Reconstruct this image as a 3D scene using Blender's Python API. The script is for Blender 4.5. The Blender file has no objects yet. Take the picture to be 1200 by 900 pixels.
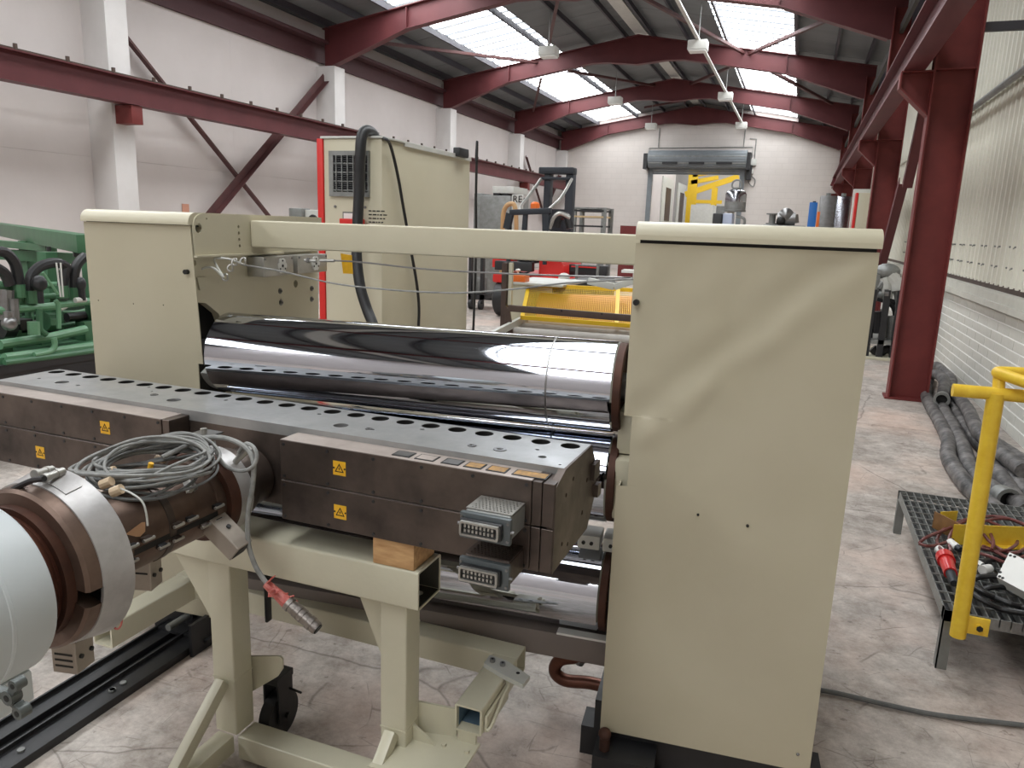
import bpy, bmesh, math, random
from math import sin, cos, pi, radians
from mathutils import Vector, Matrix, noise
from mathutils.geometry import delaunay_2d_cdt

random.seed(7)
S = bpy.context.scene
COL = S.collection

# ---------------------------------------------------------------- camera
F_PX, PITCH, ROLL, YAW, CAM_H = 873.55, .208743, -.0359079, .3570027, 1.65
CAM = Vector((0, 0, CAM_H))
_f = Vector((-sin(YAW) * cos(PITCH), cos(YAW) * cos(PITCH), -sin(PITCH)))
_r0 = Vector((cos(YAW), sin(YAW), 0))
_d0 = _f.cross(_r0)
_r = cos(ROLL) * _r0 + sin(ROLL) * _d0
_d = -sin(ROLL) * _r0 + cos(ROLL) * _d0
cam = bpy.data.objects.new('camera', bpy.data.cameras.new('camera'))
COL.objects.link(cam)
m3 = Matrix((_r, -_d, -_f)).transposed()
cam.matrix_world = Matrix.Translation(CAM) @ m3.to_4x4()
cam.data.sensor_width = 36
cam.data.lens = F_PX / 1200 * 36
cam.data.clip_start = .05
cam.data.clip_end = 200
S.camera = cam

# ---------------------------------------------------------------- world, exposure
w = bpy.data.worlds.new('world')
S.world = w
w.use_nodes = True
w.node_tree.nodes['Background'].inputs[0].default_value = (.75, .85, 1, 1)
w.node_tree.nodes['Background'].inputs[1].default_value = .6
SKYLIGHT = 9.6          # daylight coming through the translucent roof sheets
S.view_settings.view_transform = 'Standard'
S.view_settings.look = 'None'
S.view_settings.gamma = 1
S.view_settings.exposure = 0.85


# ---------------------------------------------------------------- measuring helpers
def ray(x, y):
    return _r * ((x - 600) / F_PX) + _d * ((y - 450) / F_PX) + _f


def on_plane(x, y, P, n):
    d = ray(x, y)
    return CAM + d * (((Vector(P) - CAM).dot(n)) / d.dot(n))


def at_x(x, y, X): return on_plane(x, y, (X, 0, 0), Vector((1, 0, 0)))
def at_y(x, y, Y): return on_plane(x, y, (0, Y, 0), Vector((0, 1, 0)))
def at_z(x, y, Z): return on_plane(x, y, (0, 0, Z), Vector((0, 0, 1)))


MY = .092228
MF = Matrix.Rotation(MY, 4, 'Z')          # frame of the calender, turned a little in the hall
MI = MF.inverted()
MU = Vector((cos(MY), sin(MY), 0))
MV = Vector((-sin(MY), cos(MY), 0))
def m_v(x, y, v): return MI @ on_plane(x, y, MV * v, MV)
def m_u(x, y, u): return MI @ on_plane(x, y, MU * u, MU)


# ---------------------------------------------------------------- materials
def lin(c):
    return tuple((v / 255 / 12.92 if v / 255 <= .04045 else ((v / 255 + .055) / 1.055) ** 2.4) for v in c) + (1,)


def mat(name, c, rough=.5, metal=0., c2=None, scale=6., mix=.5, bump=0., bscale=None, stretch=None,
        emit=0., coat=0., detail=5., rvar=0., spec=None, alpha=None):
    m = bpy.data.materials.new(name)
    m.use_nodes = True
    nt = m.node_tree
    p = nt.nodes['Principled BSDF']
    p.inputs['Base Color'].default_value = lin(c)
    p.inputs['Roughness'].default_value = rough
    p.inputs['Metallic'].default_value = metal
    if spec is not None:
        p.inputs['Specular IOR Level'].default_value = spec
    if coat:
        p.inputs['Coat Weight'].default_value = coat
    if alpha is not None:
        p.inputs['Alpha'].default_value = alpha
    if c2 or bump or rvar:
        tc = nt.nodes.new('ShaderNodeTexCoord')
        mp = nt.nodes.new('ShaderNodeMapping')
        nt.links.new(tc.outputs['Object'], mp.inputs[0])
        if stretch:
            mp.inputs['Scale'].default_value = stretch
        nz = nt.nodes.new('ShaderNodeTexNoise')
        nz.inputs['Scale'].default_value = scale
        nz.inputs['Detail'].default_value = detail
        nz.inputs['Roughness'].default_value = .6
        nt.links.new(mp.outputs[0], nz.inputs['Vector'])
        if c2:
            r = nt.nodes.new('ShaderNodeValToRGB')
            r.color_ramp.elements[0].position = max(0, .5 - mix * .5)
            r.color_ramp.elements[1].position = min(1, .5 + mix * .5)
            r.color_ramp.elements[0].color = lin(c)
            r.color_ramp.elements[1].color = lin(c2)
            nt.links.new(nz.outputs['Fac'], r.inputs[0])
            nt.links.new(r.outputs[0], p.inputs['Base Color'])
        if rvar:
            mr = nt.nodes.new('ShaderNodeMapRange')
            mr.inputs[1].default_value = .3
            mr.inputs[2].default_value = .7
            mr.inputs[3].default_value = max(0, rough - rvar)
            mr.inputs[4].default_value = rough + rvar
            nt.links.new(nz.outputs['Fac'], mr.inputs[0])
            nt.links.new(mr.outputs[0], p.inputs['Roughness'])
        if bump:
            n2 = nt.nodes.new('ShaderNodeTexNoise')
            n2.inputs['Scale'].default_value = bscale or scale * 4
            n2.inputs['Detail'].default_value = 4
            nt.links.new(mp.outputs[0], n2.inputs['Vector'])
            b = nt.nodes.new('ShaderNodeBump')
            b.inputs['Strength'].default_value = bump
            b.inputs['Distance'].default_value = .01
            nt.links.new(n2.outputs['Fac'], b.inputs['Height'])
            nt.links.new(b.outputs[0], p.inputs['Normal'])
    if emit:
        p.inputs['Emission Color'].default_value = lin(c)
        p.inputs['Emission Strength'].default_value = emit
    return m


BEIGE = mat('beige_paint', (200, 193, 170), .38, c2=(195, 188, 164), scale=3, bump=.04, bscale=60)
BEIGE2 = mat('dimmed_beige_cover_paint', (188, 180, 157), .4, c2=(182, 174, 150), scale=2.2, mix=.3, bump=.05, bscale=14)  # cover beige, toned down for the weaker light on the right tower
BEIGE_D = mat('beige_stand_paint', (204, 199, 177), .33, c2=(196, 191, 169), scale=5, bump=.05, bscale=80)
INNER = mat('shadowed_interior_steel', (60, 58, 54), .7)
CHROME = mat('polished_chrome', (196, 200, 208), .045, 1., rvar=.02, scale=1.5, stretch=(.3, 3, 3))
CHROME2 = mat('dull_chrome', (170, 172, 178), .16, 1., rvar=.06, scale=2)
STEEL = mat('bare_steel', (150, 150, 150), .35, .9, c2=(120, 118, 116), scale=8, bump=.05)
ALU = mat('aluminium', (190, 188, 182), .38, .8, c2=(165, 163, 158), scale=12)
GALV = mat('galvanised_steel', (150, 152, 150), .5, .5, c2=(120, 120, 116), scale=10)
RUST = mat('rusty_brown_steel', (96, 62, 48), .6, .5, c2=(60, 42, 36), scale=9, bump=.15)
RED = mat('dark_red_paint', (100, 50, 52), .5, c2=(86, 42, 45), scale=2, bump=.05, spec=.35)
SHADED_RED = mat('shaded_dark_red_paint', (72, 40, 43), .6)  # frame red darkened to stand in for low light at the eaves
BRACE = mat('brown_red_brace_paint', (92, 54, 52), .55, c2=(74, 46, 46), scale=6)
REDCOL = mat('dark_red_column_paint', (122, 54, 51), .55, c2=(98, 43, 42), scale=3, bump=.08, detail=8, spec=.3)
BLACK = mat('black_paint', (28, 28, 30), .45, c2=(40, 40, 42), scale=10)
RUBBER = mat('black_rubber', (26, 26, 28), .45, c2=(36, 36, 37), scale=8, bump=.1)
DIRTYRUB = mat('dusty_black_hose', (44, 43, 44), .55, c2=(122, 118, 116), scale=9, mix=.3, bump=.3, bscale=30)
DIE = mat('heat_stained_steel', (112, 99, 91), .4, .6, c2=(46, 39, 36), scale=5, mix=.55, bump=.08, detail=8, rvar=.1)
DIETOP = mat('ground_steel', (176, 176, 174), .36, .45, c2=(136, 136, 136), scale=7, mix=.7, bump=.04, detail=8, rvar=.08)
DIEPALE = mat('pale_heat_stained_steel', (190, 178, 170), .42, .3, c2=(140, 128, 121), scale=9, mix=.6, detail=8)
BROWNM = mat('oxidised_brown_metal', (134, 112, 99), .42, .65, c2=(70, 55, 48), scale=7, mix=.6, bump=.1, detail=8)
SILVERBAND = mat('worn_silver_band', (206, 204, 203), .42, .5, c2=(146, 142, 140), scale=6, mix=.5, bump=.12, detail=9)
BARRELW = mat('pale_grey_barrel_paint', (206, 212, 214), .4, c2=(196, 202, 204), scale=4)
COPPER = mat('copper_brown', (118, 74, 58), .42, .6, c2=(84, 52, 42), scale=12)
YELLOW = mat('yellow_paint', (232, 192, 44), .4, c2=(222, 180, 38), scale=9, mix=.6, bump=.08)
YELLOWW = mat('worn_yellow_paint', (252, 218, 72), .42, c2=(234, 190, 52), scale=22, mix=.6, bump=.15, detail=8)
LABELY = mat('yellow_label', (236, 182, 40), .45, c2=(214, 160, 34), scale=30)
INK = mat('black_ink_and_hole_shade', (22, 20, 18), .6)  # print and black parts; also the shade inside the die holes
GREEN = mat('green_machine_paint', (74, 116, 84), .4, c2=(60, 100, 72), scale=6, bump=.05)
GREEN_L = mat('light_green_pipe_paint', (106, 150, 116), .35, c2=(86, 128, 96), scale=8)
CABLE = mat('grey_cable', (156, 156, 152), .5, c2=(104, 104, 102), scale=30)
CABLED = mat('dark_grey_cable', (84, 86, 86), .5, c2=(110, 110, 108), scale=30)
TAPE = mat('tan_tape', (206, 182, 152), .6)
REDT = mat('red_tape', (170, 60, 52), .45, c2=(200, 120, 110), scale=60, mix=.3)
REDP = mat('bright_red_paint', (205, 40, 34), .4)
REDPLUG = mat('red_plastic', (196, 40, 40), .3)
ORANGE = mat('orange_plastic', (226, 110, 40), .4)
PEACH = mat('peach_film_roll', (238, 160, 110), .45, c2=(232, 146, 98), scale=3)
ROLLW = mat('grey_white_roller', (190, 186, 180), .4, c2=(150, 144, 136), scale=5, mix=.5)
BROWNF = mat('brown_frame_steel', (88, 72, 64), .5, .3, c2=(72, 58, 52), scale=9)
WOOD = mat('timber', (214, 174, 124), .65, c2=(164, 120, 76), scale=5, stretch=(3, 14, 14), mix=.6, bump=.1)
WHITE = mat('white_plastic', (226, 226, 222), .4)
OFFW = mat('off_white_metal', (206, 206, 200), .45, c2=(190, 190, 184), scale=8)
BLUE = mat('blue_paint', (30, 104, 180), .4)
WALLW = mat('white_painted_wall', (212, 204, 201), .75, c2=(200, 192, 188), scale=.9, mix=.6, bump=.08, bscale=14, detail=9)
WALLPIL = mat('white_painted_pillar', (218, 214, 212), .7, c2=(206, 202, 199), scale=2, bump=.05, bscale=14)
SHEET = mat('cream_wall_sheet', (230, 228, 214), .5, c2=(218, 216, 202), scale=1.2, stretch=(1, 6, .4), mix=.7)
BRICK = mat('white_painted_brick', (214, 212, 203), .65, c2=(200, 198, 190), scale=6, mix=.8, bump=.2, bscale=40)
JOINT = mat('brick_joint', (250, 250, 246), .8)
CONC = mat('concrete_sill', (200, 198, 188), .7, c2=(180, 178, 168), scale=4, bump=.1)
ROOF = mat('grey_roof_board', (118, 121, 122), .7, c2=(104, 107, 109), scale=1.5, stretch=(.4, 2, 1), bump=.05)
PURL = mat('purlin_dark_steel', (64, 62, 68), .6)
HINGE = mat('grey_shutter_steel', (124, 130, 134), .5, 0, c2=(112, 118, 122), scale=5)
MESHY = YELLOW


def floor_material():
    m = bpy.data.materials.new('concrete_floor')
    m.use_nodes = True
    nt = m.node_tree
    p = nt.nodes['Principled BSDF']
    tc = nt.nodes.new('ShaderNodeTexCoord')

    def nz(scale, detail=6, stretch=None, rough=.6):
        n = nt.nodes.new('ShaderNodeTexNoise')
        n.inputs['Scale'].default_value = scale
        n.inputs['Detail'].default_value = detail
        n.inputs['Roughness'].default_value = rough
        mp = nt.nodes.new('ShaderNodeMapping')
        if stretch:
            mp.inputs['Scale'].default_value = stretch[0]
            mp.inputs['Rotation'].default_value = (0, 0, stretch[1])
        nt.links.new(tc.outputs['Object'], mp.inputs[0])
        nt.links.new(mp.outputs[0], n.inputs['Vector'])
        return n.outputs['Fac']

    def ramp(fac, a, b, ca, cb):
        r = nt.nodes.new('ShaderNodeValToRGB')
        r.color_ramp.elements[0].position = a
        r.color_ramp.elements[1].position = b
        r.color_ramp.elements[0].color = ca
        r.color_ramp.elements[1].color = cb
        nt.links.new(fac, r.inputs[0])
        return r.outputs[0]

    def mixc(fac, a, b, mode='MIX'):
        x = nt.nodes.new('ShaderNodeMix')
        x.data_type = 'RGBA'
        x.blend_type = mode
        if isinstance(fac, float):
            x.inputs[0].default_value = fac
        else:
            nt.links.new(fac, x.inputs[0])
        nt.links.new(a, x.inputs[6])
        nt.links.new(b, x.inputs[7])
        return x.outputs[2]
    W1, K1 = (1, 1, 1, 1), (0, 0, 0, 1)
    base = ramp(nz(1.1, 8), .3, .72, lin((186, 178, 170)), lin((216, 207, 199)))
    fine = ramp(nz(7, 12, rough=.8), .32, .66, lin((158, 151, 146)), lin((255, 255, 255)))
    c = mixc(1., base, fine, 'MULTIPLY')
    warm = ramp(nz(.8, 5), .48, .66, K1, (.5, .5, .5, 1))       # worn reddish patches
    red = nt.nodes.new('ShaderNodeRGB')
    red.outputs[0].default_value = lin((224, 194, 177))
    c = mixc(warm, c, red.outputs[0])
    scr = ramp(nz(5, 3, ((1, 11, 1), .8)), .32, .36, (.55, .53, .5, 1), W1)
    c = mixc(.4, c, mixc(1., c, scr, 'MULTIPLY'))
    scr2 = ramp(nz(2.6, 4, ((1, 8, 1), 2.0)), .32, .35, (.5, .48, .46, 1), W1)
    c = mixc(.4, c, mixc(1., c, scr2, 'MULTIPLY'))
    # thin scratches and hairline cracks: cell edges, broken up by a noise mask
    for sc, st, rot, wd, mx_, mlo in ((1.1, (1, 2.6, 1), .4, .006, .75, .50), (2.3, (1, 3.5, 1), 1.3, .008, .6, .52), (3.1, (3, 1, 1), .9, .010, .55, .54), (.45, (1, 1.3, 1), 2.1, .003, .8, .42)):
        v = nt.nodes.new('ShaderNodeTexVoronoi')
        v.feature = 'DISTANCE_TO_EDGE'
        v.inputs['Scale'].default_value = sc
        mpv = nt.nodes.new('ShaderNodeMapping')
        mpv.inputs['Scale'].default_value = st
        mpv.inputs['Rotation'].default_value = (0, 0, rot)
        nt.links.new(tc.outputs['Object'], mpv.inputs[0])
        nn = nt.nodes.new('ShaderNodeTexNoise')
        nn.inputs['Scale'].default_value = 3.
        nn.inputs['Detail'].default_value = 4
        nt.links.new(tc.outputs['Object'], nn.inputs['Vector'])
        ad = nt.nodes.new('ShaderNodeMixRGB')
        ad.inputs[0].default_value = .12
        nt.links.new(mpv.outputs[0], ad.inputs[1])
        nt.links.new(nn.outputs['Color'], ad.inputs[2])
        nt.links.new(ad.outputs[0], v.inputs['Vector'])
        line = ramp(v.outputs['Distance'], wd * .4, wd, (.38, .36, .34, 1), W1)
        mask = ramp(nz(1.6 * sc + .7, 3), mlo, mlo + .08, K1, (mx_, mx_, mx_, 1))
        c = mixc(mask, c, mixc(1., c, line, 'MULTIPLY'))
    spots = ramp(nz(22, 3), .27, .33, (.5, .48, .46, 1), W1)
    c = mixc(.8, c, mixc(1., c, spots, 'MULTIPLY'))
    nt.links.new(c, p.inputs['Base Color'])
    rr = ramp(nz(2.5, 5), .3, .7, (.38, .38, .38, 1), (.62, .62, .62, 1))
    nt.links.new(rr, p.inputs['Roughness'])
    b = nt.nodes.new('ShaderNodeBump')
    b.inputs['Strength'].default_value = .08
    b.inputs['Distance'].default_value = .01
    nt.links.new(nz(30, 6), b.inputs['Height'])
    nt.links.new(b.outputs[0], p.inputs['Normal'])
    return m


def skylight_material():
    m = bpy.data.materials.new('translucent_roof_sheet')
    m.use_nodes = True
    nt = m.node_tree
    p = nt.nodes['Principled BSDF']
    p.inputs['Base Color'].default_value = lin((230, 232, 230))
    p.inputs['Roughness'].default_value = .4
    tc = nt.nodes.new('ShaderNodeTexCoord')
    n = nt.nodes.new('ShaderNodeTexNoise')
    n.inputs['Scale'].default_value = 5
    n.inputs['Detail'].default_value = 6
    nt.links.new(tc.outputs['Object'], n.inputs['Vector'])
    r = nt.nodes.new('ShaderNodeValToRGB')
    r.color_ramp.elements[0].position = .3
    r.color_ramp.elements[1].position = .6
    r.color_ramp.elements[0].color = (.42, .44, .44, 1)
    r.color_ramp.elements[1].color = (.95, .98, 1, 1)
    nt.links.new(n.outputs['Fac'], r.inputs[0])
    wv = nt.nodes.new('ShaderNodeTexWave')           # rib shadows of the corrugated sheet, running up the slope
    wv.bands_direction = 'Y'
    wv.inputs['Scale'].default_value = .62
    wv.inputs['Distortion'].default_value = .5
    wv.inputs['Detail'].default_value = 3
    wv.inputs['Detail Scale'].default_value = 3
    nt.links.new(tc.outputs['Object'], wv.inputs['Vector'])
    r2 = nt.nodes.new('ShaderNodeValToRGB')
    r2.color_ramp.elements[0].position = .2
    r2.color_ramp.elements[1].position = .3
    r2.color_ramp.elements[0].color = (.035, .037, .037, 1)
    r2.color_ramp.elements[1].color = (1, 1, 1, 1)
    nt.links.new(wv.outputs['Fac'], r2.inputs[0])
    mm = nt.nodes.new('ShaderNodeMix')
    mm.data_type = 'RGBA'
    mm.blend_type = 'MULTIPLY'
    mm.inputs[0].default_value = 1
    nt.links.new(r.outputs[0], mm.inputs[6])
    nt.links.new(r2.outputs[0], mm.inputs[7])
    nt.links.new(mm.outputs[2], p.inputs['Emission Color'])
    p.inputs['Emission Strength'].default_value = SKYLIGHT
    return m


FLOORM = floor_material()
GLOW = skylight_material()


def block_material():                      # blockwork of the far gable, too far away for its joints to be modelled
    m = mat('painted_blockwork', (214, 207, 202), .75, c2=(202, 194, 188), scale=.7, mix=.6)
    nt = m.node_tree
    p = nt.nodes['Principled BSDF']
    tc = nt.nodes.new('ShaderNodeTexCoord')
    sx = nt.nodes.new('ShaderNodeSeparateXYZ')
    cx = nt.nodes.new('ShaderNodeCombineXYZ')
    nt.links.new(tc.outputs['Object'], sx.inputs[0])
    nt.links.new(sx.outputs[0], cx.inputs[0])
    nt.links.new(sx.outputs[2], cx.inputs[1])
    br = nt.nodes.new('ShaderNodeTexBrick')
    br.inputs['Scale'].default_value = 1
    br.inputs['Brick Width'].default_value = .45
    br.inputs['Row Height'].default_value = .22
    br.inputs['Mortar Size'].default_value = .012
    br.inputs['Color1'].default_value = (1, 1, 1, 1)
    br.inputs['Color2'].default_value = (.97, .97, .97, 1)
    br.inputs['Mortar'].default_value = (.93, .93, .93, 1)
    nt.links.new(cx.outputs[0], br.inputs['Vector'])
    mx = nt.nodes.new('ShaderNodeMix')
    mx.data_type = 'RGBA'
    mx.blend_type = 'MULTIPLY'
    mx.inputs[0].default_value = 1
    src = p.inputs['Base Color'].links[0].from_socket
    nt.links.new(src, mx.inputs[6])
    nt.links.new(br.outputs['Color'], mx.inputs[7])
    nt.links.new(mx.outputs[2], p.inputs['Base Color'])
    return m


BLOCK = block_material()


# ---------------------------------------------------------------- mesh builder
def catmull(pts, sub=6, closed=False):
    pts = [Vector(p) for p in pts]
    n = len(pts)
    out = []
    rng = range(n if closed else n - 1)
    for i in rng:
        g = (lambda k: pts[k % n]) if closed else (lambda k: pts[max(0, min(n - 1, k))])
        p0, p1, p2, p3 = g(i - 1), g(i), g(i + 1), g(i + 2)
        for s in range(sub):
            t = s / sub
            out.append(.5 * ((2 * p1) + (p2 - p0) * t + (2 * p0 - 5 * p1 + 4 * p2 - p3) * t * t + (3 * p1 - p0 - 3 * p2 + p3) * t ** 3))
    if not closed:
        out.append(pts[-1])
    return out


class B:
    def __init__(s):
        s.bm = bmesh.new()

    def box(s, x0, x1, y0, y1, z0, z1, bev=0, seg=2, rot=None):
        t = bmesh.new()
        bmesh.ops.create_cube(t, size=1)
        M = Matrix.Translation(((x0 + x1) / 2, (y0 + y1) / 2, (z0 + z1) / 2)) @ Matrix.Diagonal((abs(x1 - x0), abs(y1 - y0), abs(z1 - z0), 1))
        bmesh.ops.transform(t, matrix=M, verts=t.verts)
        if bev:
            bmesh.ops.bevel(t, geom=t.edges[:], offset=bev, segments=seg, affect='EDGES', profile=.6)
        if rot is not None:
            bmesh.ops.transform(t, matrix=rot, verts=t.verts)
        s._merge(t)
        return s

    def _merge(s, t):
        me = bpy.data.meshes.new('tmp')
        t.to_mesh(me)
        t.free()
        s.bm.from_mesh(me)
        bpy.data.meshes.remove(me)

    def bar(s, p0, p1, w, h, up=(0, 0, 1), bev=0, ext=0):
        """rectangular bar from p0 to p1, w across, h along up"""
        p0, p1 = Vector(p0), Vector(p1)
        d = (p1 - p0)
        L = d.length
        d.normalize()
        up = Vector(up)
        sd = d.cross(up)
        if sd.length < 1e-5:
            sd = d.cross(Vector((1, 0, 0)))
        sd.normalize()
        up = sd.cross(d).normalized()
        R = Matrix((d, sd, up)).transposed().to_4x4()
        s.box(-L / 2 - ext, L / 2 + ext, -w / 2, w / 2, -h / 2, h / 2, bev, rot=Matrix.Translation((p0 + p1) / 2) @ R)
        return s

    def ibeam(s, p0, p1, h, w, t=.012, up=(0, 0, 1)):
        p0, p1, u = Vector(p0), Vector(p1), Vector(up)
        d = (p1 - p0).normalized()
        u = (u - d * u.dot(d)).normalized()
        s.bar(p0, p1, t, h, u)
        s.bar(p0 + u * (h / 2), p1 + u * (h / 2), w, t * 1.4, u)
        s.bar(p0 - u * (h / 2), p1 - u * (h / 2), w, t * 1.4, u)
        return s

    def cyl(s, p0, p1, r, r2=None, n=20, cap=True):
        p0, p1 = Vector(p0), Vector(p1)
        d = p1 - p0
        L = d.length
        if L < 1e-6:
            return s
        t = bmesh.new()
        bmesh.ops.create_cone(t, cap_ends=cap, segments=n, radius1=r, radius2=r if r2 is None else r2, depth=L)
        M = Matrix.Translation((p0 + p1) / 2) @ d.to_track_quat('Z', 'Y').to_matrix().to_4x4()
        bmesh.ops.transform(t, matrix=M, verts=t.verts)
        s._merge(t)
        return s

    def sph(s, c, r, sc=(1, 1, 1), n=14):
        t = bmesh.new()
        bmesh.ops.create_uvsphere(t, u_segments=n, v_segments=max(6, n // 2), radius=r)
        bmesh.ops.transform(t, matrix=Matrix.Translation(Vector(c)) @ Matrix.Diagonal((*sc, 1)), verts=t.verts)
        s._merge(t)
        return s

    def tube(s, pts, r, n=8, sub=6, closed=False, smooth=True, cap=True, ribs=0):
        P = catmull(pts, sub, closed) if smooth else [Vector(p) for p in pts]
        rings = []
        N = len(P)
        up = None
        for i, p in enumerate(P):
            a = P[(i - 1) % N] if (closed or i) else P[0]
            b = P[(i + 1) % N] if (closed or i < N - 1) else P[-1]
            d = (b - a)
            if d.length < 1e-9:
                d = Vector((0, 0, 1))
            d.normalize()
            if up is None:
                up = Vector((0, 0, 1)) if abs(d.z) < .9 else Vector((1, 0, 0))
            up = (up - d * up.dot(d))
            if up.length < 1e-5:
                up = d.orthogonal()
            up.normalize()
            sd = d.cross(up)
            rr = r * (1 + (.06 if (ribs and i % 2) else 0))
            rings.append([s.bm.verts.new(p + up * (rr * cos(2 * pi * k / n)) + sd * (rr * sin(2 * pi * k / n))) for k in range(n)])
        rng = range(N if closed else N - 1)
        for i in rng:
            A, C = rings[i], rings[(i + 1) % N]
            for k in range(n):
                s.bm.faces.new((A[k], A[(k + 1) % n], C[(k + 1) % n], C[k]))
        if cap and not closed:
            s.bm.faces.new(rings[0])
            s.bm.faces.new(rings[-1][::-1])
        return s

    def lathe(s, c, axis, prof, n=48, a0=0., a1=2 * pi, ref=None):
        """prof: (t along axis, radius) ; full or partial turn"""
        c, ax = Vector(c), Vector(axis).normalized()
        e1 = Vector(ref) if ref else ax.orthogonal().normalized()
        e2 = ax.cross(e1)
        full = abs(a1 - a0 - 2 * pi) < 1e-4
        m = n if full else n + 1
        rows = []
        for (t, r) in prof:
            rows.append([s.bm.verts.new(c + ax * t + (e1 * cos(a0 + (a1 - a0) * k / n) + e2 * sin(a0 + (a1 - a0) * k / n)) * r) for k in range(m)])
        for i in range(len(rows) - 1):
            for k in range(n):
                a, b = rows[i], rows[i + 1]
                j = (k + 1) % m
                s.bm.faces.new((a[k], a[j], b[j], b[k]))
        if not full and len(prof) > 2:
            s.bm.faces.new([r[0] for r in rows])
            s.bm.faces.new([r[-1] for r in rows][::-1])
        return s

    def prism(s, poly, ext):
        ext = Vector(ext)
        a = [s.bm.verts.new(Vector(p)) for p in poly]
        b = [s.bm.verts.new(Vector(p) + ext) for p in poly]
        n = len(a)
        s.bm.faces.new(a[::-1])
        s.bm.faces.new(b)
        for i in range(n):
            s.bm.faces.new((a[i], a[(i + 1) % n], b[(i + 1) % n], b[i]))
        return s

    def plate(s, outer, holes, fn, ext):
        """flat plate with real holes; 2-D loops mapped to space by fn"""
        ext = Vector(ext)
        loops = [[Vector((p[0], p[1])) for p in l] for l in [outer] + holes]
        flat, edges = [], []
        for l in loops:
            k = len(flat)
            flat += l
            edges += [(k + i, k + (i + 1) % len(l)) for i in range(len(l))]
        flat, _e, tr, _a, _b, _c = delaunay_2d_cdt(flat, edges, [], 0, 1e-7)

        def inside(q, l):
            r = False
            for i in range(len(l)):
                p0, p1 = l[i - 1], l[i]
                if (p0.y > q.y) != (p1.y > q.y) and q.x < (p1.x - p0.x) * (q.y - p0.y) / (p1.y - p0.y) + p0.x:
                    r = not r
            return r
        tris = []
        for t in tr:
            q = sum((flat[i] for i in t), Vector((0, 0))) / len(t)
            if inside(q, loops[0]) and not any(inside(q, l) for l in loops[1:]):
                tris.append(t)
        a = [s.bm.verts.new(Vector(fn(p.x, p.y))) for p in flat]
        b = [s.bm.verts.new(Vector(fn(p.x, p.y)) + ext) for p in flat]
        for t in tris:
            try:
                s.bm.faces.new([a[i] for i in t])
                s.bm.faces.new([b[i] for i in t][::-1])
            except ValueError:
                pass
        seen = {}
        for t in tris:
            for i in range(len(t)):
                e = (t[i], t[(i + 1) % len(t)])
                seen[tuple(sorted(e))] = seen.get(tuple(sorted(e)), 0) + 1
        for (i0, i1), c in seen.items():
            if c == 1:
                s.bm.faces.new((a[i0], a[i1], b[i1], b[i0]))
        for v in list(s.bm.verts):
            if not v.link_faces:
                s.bm.verts.remove(v)
        return s


def ring_outline(y0, y1, z0, z1, r=.008, k=4):
    out = []
    for cy, cz, a0 in ((y1 - r, z1 - r, 0), (y0 + r, z1 - r, pi / 2), (y0 + r, z0 + r, pi), (y1 - r, z0 + r, 1.5 * pi)):
        for i in range(k + 1):
            a = a0 + i * pi / 2 / k
            out.append((cy + r * cos(a), cz + r * sin(a)))
    return out


def circ(cx, cy, r, n=16):
    return [(cx + r * cos(2 * pi * i / n), cy + r * sin(2 * pi * i / n)) for i in range(n)]


ID = Matrix.Identity(4)


def world_of(o):
    M = o.matrix_basis.copy()
    while o.parent:
        o = o.parent
        M = o.matrix_basis @ M
    return M


def obj(name, b, m, parent=None, F=ID, kind=None, label=None, flat=False):
    """links a builder as ONE mesh object; its geometry is given in frame F"""
    bm = b.bm
    bmesh.ops.recalc_face_normals(bm, faces=bm.faces[:])
    bmesh.ops.transform(bm, matrix=F, verts=bm.verts)
    if parent is None:
        xs = [v.co for v in bm.verts]
        lo = Vector((min(v.x for v in xs), min(v.y for v in xs), min(v.z for v in xs)))
        hi = Vector((max(v.x for v in xs), max(v.y for v in xs), max(v.z for v in xs)))
        org = Vector(((lo.x + hi.x) / 2, (lo.y + hi.y) / 2, lo.z))
        inv = Matrix.Translation(-org)
    else:
        inv = world_of(parent).inverted()
    bmesh.ops.transform(bm, matrix=inv, verts=bm.verts)
    me = bpy.data.meshes.new(name)
    bm.to_mesh(me)
    bm.free()
    me.materials.append(m)
    if not flat:
        me.polygons.foreach_set('use_smooth', [True] * len(me.polygons))
        me.set_sharp_from_angle(angle=radians(32))
    o = bpy.data.objects.new(name, me)
    COL.objects.link(o)
    if parent is None:
        o.location = org
    else:
        o.parent = parent
    if kind:
        o['kind'] = kind
    if label:
        o['label'] = label
    return o


def inst(src, loc, parent, scale=None, rotz=None):
    c = src.copy()
    COL.objects.link(c)
    c.parent = parent
    c.location = loc
    if scale:
        c.scale = scale
    if rotz is not None:
        c.rotation_euler.z = rotz
    return c


def thing(name, label, cat, loc=(0, 0, 0), rotz=0, group=None, F=ID):
    o = bpy.data.objects.new(name, None)
    COL.objects.link(o)
    o.empty_display_size = .1
    o.location = F @ Vector(loc)
    o.rotation_euler = (0, 0, rotz)
    o['label'] = label
    o['category'] = cat
    if group:
        o['group'] = group
    return o


def tag(o, label, cat, group=None, kind=None):
    o['label'] = label
    o['category'] = cat
    if group:
        o['group'] = group
    if kind:
        o['kind'] = kind
    return o


def struct(name, b, m, parent=None, F=ID):
    return obj(name, b, m, parent, F, kind='structure' if parent is None else None)


def sroot(name, loc=(0, 0, 0)):
    o = bpy.data.objects.new(name, None)
    COL.objects.link(o)
    o.location = loc
    o['kind'] = 'structure'
    return o


# ================================================================ THE HALL
XL, XR, XRIDGE = -10.15, 1.9, -4.43
Y0, Y1 = -9.0, 31.8
ZR, SL = 6.70, .17
FRAMES = [-2.75, 2.93, 8.75, 14.5, 20.25, 26.0, 31.6]


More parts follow.
